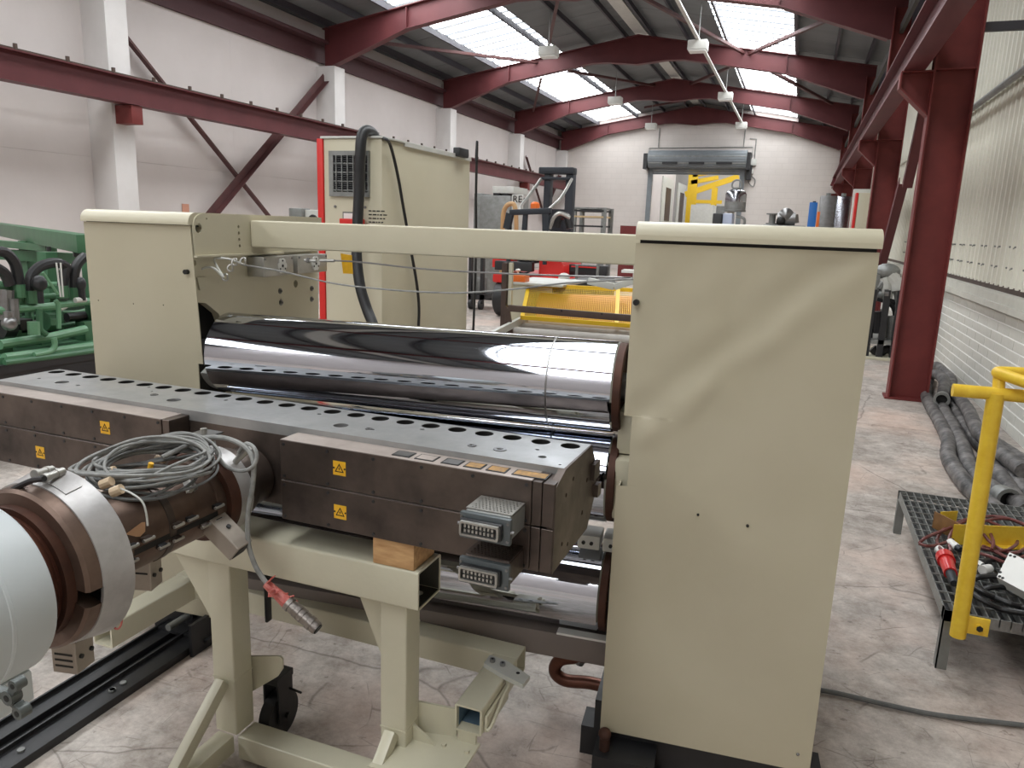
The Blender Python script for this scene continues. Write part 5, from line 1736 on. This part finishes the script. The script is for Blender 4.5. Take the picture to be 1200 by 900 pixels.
p = ky(627, 243, .4)
obj('beacon', B().cyl((p.x, p.y, p.z - .08), (p.x, p.y, p.z + .05), .085, n=16).sph((p.x, p.y, p.z + .05), .085, (1, 1, .6)), ORANGE, fk)
obj('steering_wheel', B().tube([Vector((ky(612, 300).x + .16 * cos(a * pi / 6), YK + .15 + .05 * sin(a * pi / 6), ky(624, 312).z + .14 * sin(a * pi / 6))) for a in range(12)], .018, closed=True, n=6), BLACK, fk)

# ================================================================ THINGS ALONG THE FAR LEFT
Yt = 15.5
def ty(x, y, Y=Yt): return at_y(x, y, Y)


t = thing('steel_tank', 'tall grey stainless tank cabinet standing right of the electrical cabinet', 'tank', (ty(580, 240).x, Yt + .5, 0))
obj('body', B().box(ty(562, 240).x, ty(598, 240).x, Yt, Yt + 1.2, .05, ty(580, 229).z, .03), OFFW and GALV, t)
obj('side_door', B().box(ty(553, 240).x, ty(561.5, 240).x, Yt + .1, Yt + 1.0, .0, ty(556, 226).z, .02), GALV, t)
obj('base', B().box(ty(563, 240).x, ty(597, 240).x, Yt + .05, Yt + 1.1, 0, .05), BLACK, t)
t = thing('white_carton', 'white carton on black runners lying on top of the grey tank', 'carton', (ty(588, 225).x, Yt + .5, ty(580, 229).z))
obj('carton', B().box(ty(575, 225).x, ty(600, 225).x, Yt + .1, Yt + 1.0, ty(580, 226).z, ty(588, 218).z, .01), OFFW, t)
for (a, c) in ((576, 583), (587, 593)):
    obj('runner', B().box(ty(a, 228).x, ty(c, 228).x, Yt + .1, Yt + 1.0, ty(580, 229).z, ty(580, 226).z), BLACK, t)
t = thing('notice_board', 'pale board with dark letters RE leaning behind the forklift guard', 'sign', (ty(606, 240, 15.2).x, 15.2, 0))
c0, c1 = ty(599, 260, 15.2), ty(613, 228, 15.2)
obj('board', B().box(c0.x, c1.x, 15.2, 15.24, 0, c1.z, .004), OFFW, t)
cu = bpy.data.curves.new('letters', 'FONT')
cu.body = 'RE'
cu.size = .2
cu.extrude = .004
lo = bpy.data.objects.new('lettering', cu)
COL.objects.link(lo)
bpy.context.view_layer.update()
dg = bpy.context.evaluated_depsgraph_get()
me_ = bpy.data.meshes.new_from_object(lo.evaluated_get(dg))
bpy.data.objects.remove(lo)
let = bpy.data.objects.new('lettering', me_)
COL.objects.link(let)
me_.materials.clear()
me_.materials.append(INK)
let.parent = t
pp = ty(600.5, 237, 15.19)
let.location = pp - world_of(t).translation
let.rotation_euler = (pi / 2, 0, 0)
tag(obj('tan_hose', B().tube([ty(x, y, 14.9) for x, y in ((588, 356), (588, 310), (589, 268), (590, 250), (594, 241), (601, 239), (604, 245), (605, 262), (605, 310))], .05, n=8), mat('tan_hose_rubber', (188, 150, 104), .5)), 'tan hose curving up in front of the grey tank', 'hose')
Ys = 20.0
t = thing('shelf_trolley', 'grey steel rack trolley with tan rails against the far wall', 'rack', (ty(690, 250, Ys).x, Ys, 0))
xa, xb = ty(673, 250, Ys).x, ty(708, 250, Ys).x
for x in (xa, xb):
    obj('upright', B().box(x - .06, x + .06, Ys - .05, Ys + .05, 0, ty(690, 243, Ys).z), GALV, t)
    obj('upright', B().box(x - .06, x + .06, Ys + .75, Ys + .85, 0, ty(690, 243, Ys).z), GALV, t)
for y, m_ in ((244, GALV), (247, BLACK), (254, mat('tan_rail', (196, 170, 130), .5)), (265, BLACK)):
    obj('rail', B().box(xa, xb, Ys - .06, Ys + .84, ty(690, y + 1, Ys).z, ty(690, y - 1, Ys).z), m_, t)
tag(obj('partition', B().box(ty(727, 266, 27).x, ty(745, 266, 27).x, 27, 27.1, 0, ty(735, 264.5, 27).z), REDCOL), 'low dark red partition seen just over the tie beam before the shutter', 'partition')
t = thing('floor_machine', 'black and grey machine with pale pipes standing behind the winder', 'machine', (ty(680, 320, 9.5).x, 9.5, 0))
xa, xb = ty(657, 315, 9.5).x, ty(700, 315, 9.5).x
obj('frame', B().box(xa, xb, 9.5, 10.6, .05, ty(680, 330, 9.5).z, .03), BLACK, t)
obj('table', B().box(xa + .1, xb + .3, 9.4, 9.45, ty(680, 330, 9.5).z, ty(680, 327, 9.5).z), GALV, t)
for (x, y) in ((697, 318), (672, 320)):
    p = ty(x, y, 9.45)
    obj('post', B().cyl((p.x, 9.6, .5), (p.x, 9.6, p.z + .1), .02, n=8), GALV, t)
obj('rack', B().box(ty(670, 312, 9.9).x, ty(702, 312, 9.9).x, 9.85, 9.9, ty(680, 318, 9.9).z, ty(680, 311, 9.9).z), BLACK, t)
obj('rack_strip', B().box(ty(670, 312, 9.84).x, ty(702, 312, 9.84).x, 9.82, 9.84, ty(680, 313.5, 9.84).z, ty(680, 312, 9.84).z), REDP, t)
p = ty(661, 325, 9.45)
obj('filter', B().sph((p.x, 9.45, p.z), .06, (1.3, 1, 1)), OFFW, t)
obj('feet', B().box(xa, xa + .1, 9.5, 10.6, 0, .05).box(xb - .1, xb, 9.5, 10.6, 0, .05), BLACK, t)
t = thing('dark_trolley', 'dark trolley with small wheels standing left of the forklift wheel', 'trolley', (ty(560, 320, 13.6).x, 13.6, 0))
xa, xb = ty(549, 320, 13.6).x, ty(566, 320, 13.6).x
obj('frame', B().box(xa, xb, 13.6, 14.3, .2, .3).box(xa, xa + .06, 13.6, 13.7, .12, 1.2).box(xb - .06, xb, 13.6, 13.7, .12, 1.2).box(xa, xb, 13.6, 14.2, 1.15, 1.2), BLACK, t)
obj('load', B().box(xa + .08, xb - .1, 13.75, 14.1, .3, .62, .03), GALV, t)
for x in (xa + .05, xb - .05):
    obj('wheel', B().cyl((x - .03, 13.65, .1), (x + .03, 13.65, .1), .1, n=16), RUBBER, t)

# ================================================================ THINGS ALONG THE FAR RIGHT
def ry(x, y, Y): return at_y(x, y, Y)


Yb = 17
t = thing('vessel', 'polished dome shaped vessel on a grey pedestal in front of the doorway', 'vessel', (ry(862, 262, Yb).x, Yb, 0))
c = ry(861.5, 240, Yb)
rr = (ry(874, 240, Yb).x - ry(849, 240, Yb).x) / 2
z0_, z1_ = ry(861, 248, Yb).z, ry(861, 221, Yb).z
h_ = z1_ - z0_
obj('dome', B().lathe((c.x, Yb, z0_), (0, 0, 1), [(h_ * .42, rr), (h_ * .75, rr), (h_ * .88, rr * .86), (h_ * .96, rr * .5), (h_, 0)], n=32), CHROME2, t)
obj('skirt', B().lathe((c.x, Yb, z0_), (0, 0, 1), [(0, rr * 1.06), (.03, rr * 1.06), (h_ * .08, rr), (h_ * .42, rr)], n=32), GALV, t)
obj('top_ring', B().tube([Vector((c.x + .1 * cos(a * pi / 5), Yb, z1_ + .08 + .1 * sin(a * pi / 5))) for a in range(10)], .02, n=6, closed=True).cyl((c.x, Yb, z1_ - .03), (c.x, Yb, z1_ + .02), .08), GALV, t)
obj('neck', B().cyl((c.x - .08, Yb, .3), (c.x - .08, Yb, z0_ + .01), rr * .35, n=20), OFFW, t)
obj('side_pipe', B().tube([Vector((c.x + .05, Yb - .1, z0_ - .1)), Vector((c.x + .22, Yb - .1, z0_ - .15)), Vector((c.x + .22, Yb - .1, z0_ - .35))], .03, n=8), GALV, t)
obj('foot', B().cyl((c.x - .08, Yb, 0), (c.x - .08, Yb, .3), rr * .8, n=24), OFFW, t)
Yp = 14.5
t = thing('dark_machine', 'black framed machine with pale blue housing left of the polished vessel', 'machine', (ry(840, 255, Yp).x, Yp, 0))
obj('frame', B().box(ry(835, 255, Yp).x, ry(846, 255, Yp).x, Yp, Yp + .6, 0, ry(840, 250, Yp).z, .02), BLACK, t)
obj('housing', B().box(ry(846.5, 255, Yp).x, ry(858, 255, Yp).x, Yp + .05, Yp + .5, 0, ry(852, 250, Yp).z, .02), mat('pale_blue_grey', (176, 184, 204), .4), t)
obj('screen', B().box(ry(838, 245, Yp).x, ry(848, 245, Yp).x, Yp + .2, Yp + .25, ry(843, 250, Yp).z, ry(843, 241, Yp).z), GALV, t)
Yq = 12.5
t = thing('pump_cluster', 'cluster of bare metal pipe flanges and pump bodies right of the vessel', 'pump', (ry(918, 258, Yq).x, Yq, 0))
obj('plinth', B().box(ry(895, 262, Yq).x, ry(945, 262, Yq).x, Yq - .2, Yq + .6, 0, ry(918, 264, Yq).z, .02), GALV, t)
zq = ry(918, 264, Yq).z
p = ry(905, 256, Yq)
obj('spool', B().cyl((p.x, Yq, zq), (p.x, Yq, ry(905, 250, Yq).z), .05, n=16).cyl((p.x, Yq, ry(905, 251.5, Yq).z), (p.x, Yq, ry(905, 250, Yq).z), .09, n=16).cyl((p.x, Yq, zq), (p.x, Yq, zq + .03), .09, n=16), GALV, t)
p0_, p1_ = ry(911, 257, Yq), ry(932, 257, Yq)
obj('pump_body', B().cyl(p0_, p1_, .10, n=18).sph(ry(921, 253, Yq), .12).cyl(ry(919, 252, Yq), ry(919, 248.5, Yq), .05, n=12).cyl(ry(929, 252, Yq + .05), ry(930, 262, Yq + .05), .08, n=14), STEEL, t)
obj('pump_seal', B().sph(ry(915, 259, Yq - .1), .07), INK, t)
Yz = 16
t = thing('blue_column', 'blue upright machine column beside an orange handle, left of the steel tank', 'column', (ry(952, 250, Yz).x, Yz, 0))
obj('column', B().box(ry(947.5, 250, Yz).x, ry(957, 250, Yz).x, Yz, Yz + .2, 0, ry(952, 237, Yz).z, .01), BLUE, t)
obj('cap', B().cyl((ry(953, 250, Yz).x, Yz + .1, ry(952, 237.5, Yz).z), (ry(953, 250, Yz).x, Yz + .1, ry(952, 235.5, Yz).z), .03), BLACK, t)
obj('handle', B().box(ry(957, 255, Yz).x, ry(960.5, 255, Yz).x, Yz, Yz + .06, ry(958, 263, Yz).z - .3, ry(958, 248, Yz).z, .01), ORANGE, t)
Yw = 22
t = thing('steel_silo', 'ribbed stainless steel container standing before the far right corner', 'tank', (ry(980, 245, Yw).x, Yw, 0))
x0_, x1_ = ry(960, 245, Yw).x, ry(1002, 245, Yw).x
z_ = ry(980, 229.5, Yw).z
obj('front_sheet', B().box(x0_, ry(979, 245, Yw).x, Yw, Yw + 1, .1, z_, .02), OFFW and STEEL, t)
obj('corner_sheet', B().box(ry(979.5, 245, Yw).x, x1_, Yw + .02, Yw + 1, .1, z_, .02), CHROME2, t)
obj('base', B().box(x0_, x1_, Yw + .05, Yw + .95, 0, .1), BLACK, t)
obj('lifting_eye', B().cyl((x0_ + .2, Yw + .3, z_), (x0_ + .2, Yw + .3, z_ + .08), .06).cyl((x1_ - .3, Yw + .3, z_), (x1_ - .3, Yw + .3, z_ + .08), .06), GALV, t)
Yv = 16.2
t = thing('control_cabinet', 'narrow beige control cabinet with a red edge beside the second red column', 'cabinet', (ry(1014, 245, Yv).x, Yv, 0))
x0_, x1_ = ry(1001, 245, Yv).x, ry(1027, 245, Yv).x
z_ = ry(1014, 226, Yv).z
obj('body', B().box(x0_ + .05, x1_, Yv, Yv + .5, .1, z_, .01), BEIGE, t)
obj('red_edge', B().box(x0_ + .0, x0_ + .045, Yv, Yv + .3, .1, z_, .004), REDP, t)
obj('side_box', B().box(x0_ - .02, x1_ - .1, Yv + .52, Yv + .7, .1, z_ + .1, .01), OFFW, t)
obj('plinth', B().box(x0_ + .07, x1_ - .02, Yv + .02, Yv + .48, 0, .1), BLACK, t)
# vacuum pump skid between tower and nearest column
Ym = 11.4
def my_(x, y, d=0.): return at_y(x, y, Ym + d)


t = thing('pump_skid', 'pump skid of grey pipes and black hoses on a beige base behind the nearest column', 'machine', (my_(1032, 425).x, Ym, 0))
x0_, x1_ = my_(1012, 424).x, my_(1052, 424).x
obj('base', B().box(x0_, x1_, Ym, Ym + 1.2, 0, my_(1030, 419).z, .006), BEIGE_D, t)
zb_ = my_(1030, 419).z
for x in (1017, 1033, 1049):
    p = my_(x, 400)
    obj('upright', B().box(p.x - .04, p.x + .04, Ym + .05, Ym + .13, zb_, my_(1030, 340).z), BLACK, t)
obj('shelf', B().box(x0_ + .05, x1_, Ym + .05, Ym + 1.0, my_(1030, 404).z, my_(1030, 399).z), GALV, t)
for pts, r_, m_ in (([(1036, 325), (1038, 332), (1040, 350)], .07, OFFW), ([(1043, 322), (1050, 330), (1052, 340)], .09, OFFW), ([(1030, 338), (1036, 330), (1046, 326), (1054, 328)], .06, GALV), ([(1046, 338), (1052, 345), (1052, 362)], .05, GALV),
                    ([(1028, 350), (1040, 354), (1048, 362), (1050, 380)], .035, RUBBER), ([(1020, 330), (1021, 360), (1020, 398)], .03, RUBBER), ([(1022, 408), (1030, 414), (1040, 409), (1048, 414)], .06, RUBBER), ([(1042, 352), (1050, 356), (1056, 366)], .035, RUBBER),
                    ([(1036, 362), (1036, 396)], .05, GALV), ([(1028, 365), (1029, 390)], .07, BLACK), ([(1044, 370), (1044, 398)], .06, GALV)):
    obj('pipe', B().tube([my_(x, y, .25) for x, y in pts], r_, n=10), m_, t)
obj('pump_head', B().sph(my_(1040, 318, .3), .14, (1.2, 1, .8)).sph(my_(1033, 345, .3), .10).box(my_(1024, 325).x, my_(1034, 325).x, Ym + .2, Ym + .5, my_(1030, 345).z, my_(1030, 322).z, .03), GALV, t)
obj('valve', B().cyl(my_(1036, 344, .1), my_(1041, 344, .1), .06, n=14), STEEL, t)

# ================================================================ HOSES ALONG THE RIGHT WALL
HL = ['leftmost dusty black hose, bending beside the foot of the nearest column down to the platform',
      'second dusty hose from the left, ending in an open metal collar by the platform',
      'third dusty hose from the left, snaking towards the right edge of the picture',
      'dusty black hose lying closest to the white brick wall',
      'black hose arching up behind the nearest column foot',
      'short black hose end with a metal coupling lying on the other hoses',
      'thick hose crossing low at the right edge beside the platform grating',
      'hose running between the third hose and the wall-side hose']
HP = [[(1090, 441, .05), (1085, 461, .05), (1092, 478, .05), (1099, 490, .05), (1111, 515, .05), (1112, 537, .05), (1131, 566, .05), (1150, 584, .05), (1176, 606, .05)],
      [(1101, 468, .06), (1108, 485, .06), (1117, 500, .06), (1128, 522, .06), (1136, 547, .06), (1148, 563, .06), (1162, 572, .06), (1172, 579, .06)],
      [(1106, 464, .05), (1116, 470, .05), (1126, 493, .05), (1146, 518, .05), (1168, 540, .05), (1192, 566, .05), (1212, 590, .05)],
      [(1114, 452, .06), (1122, 463, .06), (1132, 485, .06), (1148, 506, .06), (1168, 521, .06), (1196, 540, .06), (1225, 560, .06)],
      [(1084, 434, .06), (1094, 431, .1), (1108, 430, .14), (1117, 436, .15), (1117, 446, .14), (1112, 458, .12)],
      [(1086, 440, .13), (1098, 439, .16), (1106, 446, .17), (1106, 457, .16), (1104, 466, .15)],
      [(1150, 540, .05), (1163, 547, .05), (1176, 563, .05), (1190, 585, .05), (1204, 600, .05)],
      [(1120, 462, .15), (1134, 480, .15), (1146, 505, .15), (1170, 528, .15), (1200, 552, .15)]]
for i, (lab, pts) in enumerate(zip(HL, HP)):
    P = []
    for q in pts:
        p = at_z(*q)
        p.x = min(p.x, XR - .17)
        P.append(p)
    t = thing('suction_hose', lab, 'hose', tuple(P[len(P) // 2]), group='hoses along the right wall')
    r_ = .055
    obj('hose_pipe', B().tube(P, r_, n=12, sub=8, ribs=1), DIRTYRUB, t)
    if i in (1, 5):
        d = (P[-1] - P[-2]).normalized()
        obj('collar', B().lathe(P[-1] - d * .02, d, [(0, r_ * 1.05), (.02, r_ * 1.2), (.09, r_ * 1.2), (.10, r_ * 1.35), (.13, r_ * 1.35), (.13, r_ * .9), (.02, r_ * .9)], n=20), GALV, t)
        obj('collar_bore', B().cyl(P[-1] + d * .02, P[-1] + d * .06, r_ * .92, n=20), INK, t)

# ================================================================ STEP PLATFORM, right
sp = thing('step_platform', 'low grey steel grating platform on angle legs at the right edge', 'platform', (1.2, 3.85, 0))
X0, X1, YA, YB2, ZG = .672, 1.80, 3.095, 4.59, .25
obj('edge_frame', B().box(X0, X1, YA, YA + .006, ZG - .045, ZG).box(X0, X1, YB2 - .006, YB2, ZG - .045, ZG).box(X0, X0 + .006, YA, YB2, ZG - .045, ZG).box(X1 - .006, X1, YA, YB2, ZG - .045, ZG), GALV, sp)
g = B()
n_ = 30
for i in range(1, n_):
    x = X0 + (X1 - X0) * i / n_
    g.box(x - .002, x + .002, YA, YB2, ZG - .03, ZG)
n_ = 17
for i in range(1, n_):
    y = YA + (YB2 - YA) * i / n_
    g.box(X0, X1, y - .003, y + .003, ZG - .006, ZG + .001)
obj('grating', g, GALV, sp, kind='stuff')
obj('under_tray', B().box(X0 + .02, X1 - .02, YA + .02, YB2 - .02, ZG - .05, ZG - .045), BLACK, sp)
for x in (X0, X1 - .04):
    for y in (YA, YB2 - .04):
        obj('leg', B().box(x, x + .04, y, y + .005, 0, ZG).box(x if x < 1 else x + .035, x + .005 if x < 1 else x + .04, y, y + .04, 0, ZG), GALV, sp)
HX, HY = .722, 3.06
hr = thing('handrail', 'yellow tubular handrail bolted upright to the platform corner', 'handrail', (HX, HY, .18))
obj('post', B().cyl((HX, HY, .17), (HX - .012, HY, 1.125), .028, n=24), YELLOWW, hr)
obj('top_bar', B().cyl((.573, HY - .0, 1.122), (1.45, HY + .02, 1.125), .0235, n=20), YELLOWW, hr)
obj('stub', B().cyl((HX - .004, HY + .01, 1.13), (HX - .005, HY + .03, 1.19), .02, n=16), YELLOWW, hr)
e = Vector((HX - .005, HY + .03, 1.195))
obj('loop_bar', B().tube([e + Vector((.9, .1, .02)), e + Vector((.25, .03, .008)), e + Vector((.03, .005, .004)), e + Vector((-.006, -.006, 0)), e + Vector((.03, -.05, -.006)), e + Vector((.16, -.20, -.03)), e + Vector((.5, -.6, -.08))], .021, n=14, sub=8), YELLOWW, hr)
obj('foot_lug', B().box(HX + .015, HX + .10, HY + .006, HY + .016, .185, .255, .002).cyl((HX + .065, HY - .01, .22), (HX + .065, HY + .01, .22), .014, n=8), YELLOWW, hr)
obj('lug_bolt', B().cyl((HX + .065, HY - .014, .22), (HX + .065, HY - .008, .22), .012, n=6), INK, hr)
t = thing('toe_board', 'yellow and brown folded kick plates lying on the platform grating', 'plate', (1.1, 3.8, ZG))
def gz(x, y, z=ZG + .002): return at_z(x, y, z)


def upright(p, q, h, th=.006):
    return B().prism([p, q, q + Vector((0, 0, h)), p + Vector((0, 0, h))], (th * .6, th, 0))


obj('brown_plate', upright(gz(1092, 618), gz(1122, 634), .085), mat('brown_painted_plate', (140, 102, 58), .45, c2=(110, 76, 46), scale=20), t)
obj('yellow_plate', upright(gz(1100, 613), gz(1120, 612), .06), YELLOWW, t)
obj('yellow_plate', upright(gz(1114, 638), gz(1200, 641), .10), YELLOWW, t)
obj('yellow_plate', B().prism([gz(1150, 642), gz(1202, 645), gz(1202, 632), gz(1150, 630)], (0, 0, .005)), YELLOWW, t)
random.seed(21)
t = thing('red_cable_coil', 'loose coil of reddish brown cable spread over the platform', 'cable coil', (1.15, 3.7, ZG))
RB = mat('red_brown_cable', (116, 62, 58), .45, c2=(96, 48, 46), scale=20)
for pts in ([(1077, 637), (1085, 630), (1110, 620), (1135, 610), (1165, 605), (1195, 612), (1215, 625)], [(1077, 637), (1090, 640), (1110, 635), (1128, 625), (1150, 612), (1180, 608), (1210, 620)],
            [(1106, 648), (1098, 635), (1104, 622), (1120, 613), (1140, 608), (1156, 618), (1164, 634), (1162, 644)], [(1114, 646), (1112, 632), (1118, 620), (1130, 612)], [(1150, 622), (1160, 635), (1175, 645), (1190, 648), (1205, 640)],
            [(1146, 642), (1165, 646), (1185, 655), (1200, 652)], [(1150, 608), (1175, 618), (1192, 632), (1186, 642), (1170, 646), (1152, 640)], [(1145, 648), (1160, 652), (1180, 660), (1200, 662)]):
    P = [gz(x, y, ZG + .02 + random.uniform(0, .05)) for x, y in pts]
    obj('cable_turn', B().tube(P, .0075, n=7), RB, t)
t = thing('red_plug', 'red industrial plug with grey gland lying on the platform grating', 'plug', tuple(gz(1110, 662)))
p, q = gz(1107, 652, ZG + .045), gz(1114, 672, ZG + .04)
obj('body', B().cyl(p, q, .030, .026, n=20).cyl(p, p + (q - p) * .3, .036, n=20), REDPLUG, t)
obj('gland', B().cyl(q, q + (q - p) * .55, .02, .014, n=14), DARK, t)
for lab, (x0_, y0_, x1_, y1_) in (('small white plug left of the yellow post on the platform', (1113, 636, 1122, 642)), ('tiny white plug beside the red plug on the platform', (1100, 644, 1108, 650)), ('white plug right of the yellow post on the platform', (1142, 660, 1151, 664)), ('white and black plug near the white box on the platform', (1151, 668, 1160, 666))):
    p, q = gz(x0_, y0_, ZG + .03), gz(x1_, y1_, ZG + .03)
    t = thing('white_plug', lab, 'plug', tuple(p), group='white plugs on the platform')
    obj('body', B().cyl(p, q, .021, .018, n=14), WHITE, t)
    obj('cap', B().cyl(q, q + (q - p) * .4, .016, .012, n=12), DARK, t)
for lab, pts in (('black cable curving from the red plug side under the white box', [(1137, 670), (1150, 660), (1165, 655), (1180, 654)]),
                 ('upper thick black cable sweeping across the near platform corner', [(1138, 676), (1142, 685), (1160, 697), (1185, 708), (1210, 712)]),
                 ('lower thick black cable sweeping across the near platform edge', [(1136, 692), (1150, 703), (1175, 714), (1210, 720)]),
                 ('middle black cable bending round on the grating below the white box', [(1170, 675), (1150, 676), (1139, 682), (1148, 692), (1175, 704), (1210, 716)]),
                 ('thin black cable lying right on the grating below the white box', [(1150, 692), (1165, 688), (1185, 690), (1210, 698)])):
    random.seed(len(lab))
    P = [gz(x, y, ZG + .014 + .02 * (k % 2)) for k, (x, y) in enumerate(pts)]
    tag(obj('black_cable', B().tube(P, .0115, n=9), RUBBER), lab, 'cable', 'black cables on the platform')
t = thing('white_box', 'tilted white electrical box with dark corner screws at the right edge of the platform', 'box', tuple(gz(1195, 675)))
A0, A1, A2 = gz(1168, 676, ZG + .06), gz(1183, 647, ZG + .13), gz(1222, 705, ZG + .06)
n_ = (A1 - A0).cross(A2 - A0).normalized()
if n_.z < 0: n_ = -n_
A3 = A1 + A2 - A0
obj('lid', B().prism([A0, A2, A3, A1], -n_ * .05), WHITE, t)
for f, g_ in ((.05, .06), (.12, .06), (.05, .9), (.14, .93), (.02, .2)):
    c = A0 + (A2 - A0) * f + (A1 - A0) * g_
    obj('corner_screw', B().cyl(c, c + n_ * .002, .006, n=8), INK, t)
# hole in the hall: thin black hose on the floor line past the tower
tag(obj('floor_cable', B().tube([at_z(x, y, .012) for x, y in ((944, 806), (980, 812), (1040, 826), (1100, 838), (1200, 850))], .009, n=8), CABLED), 'thin grey cable lying along the floor right of the big tower', 'cable')
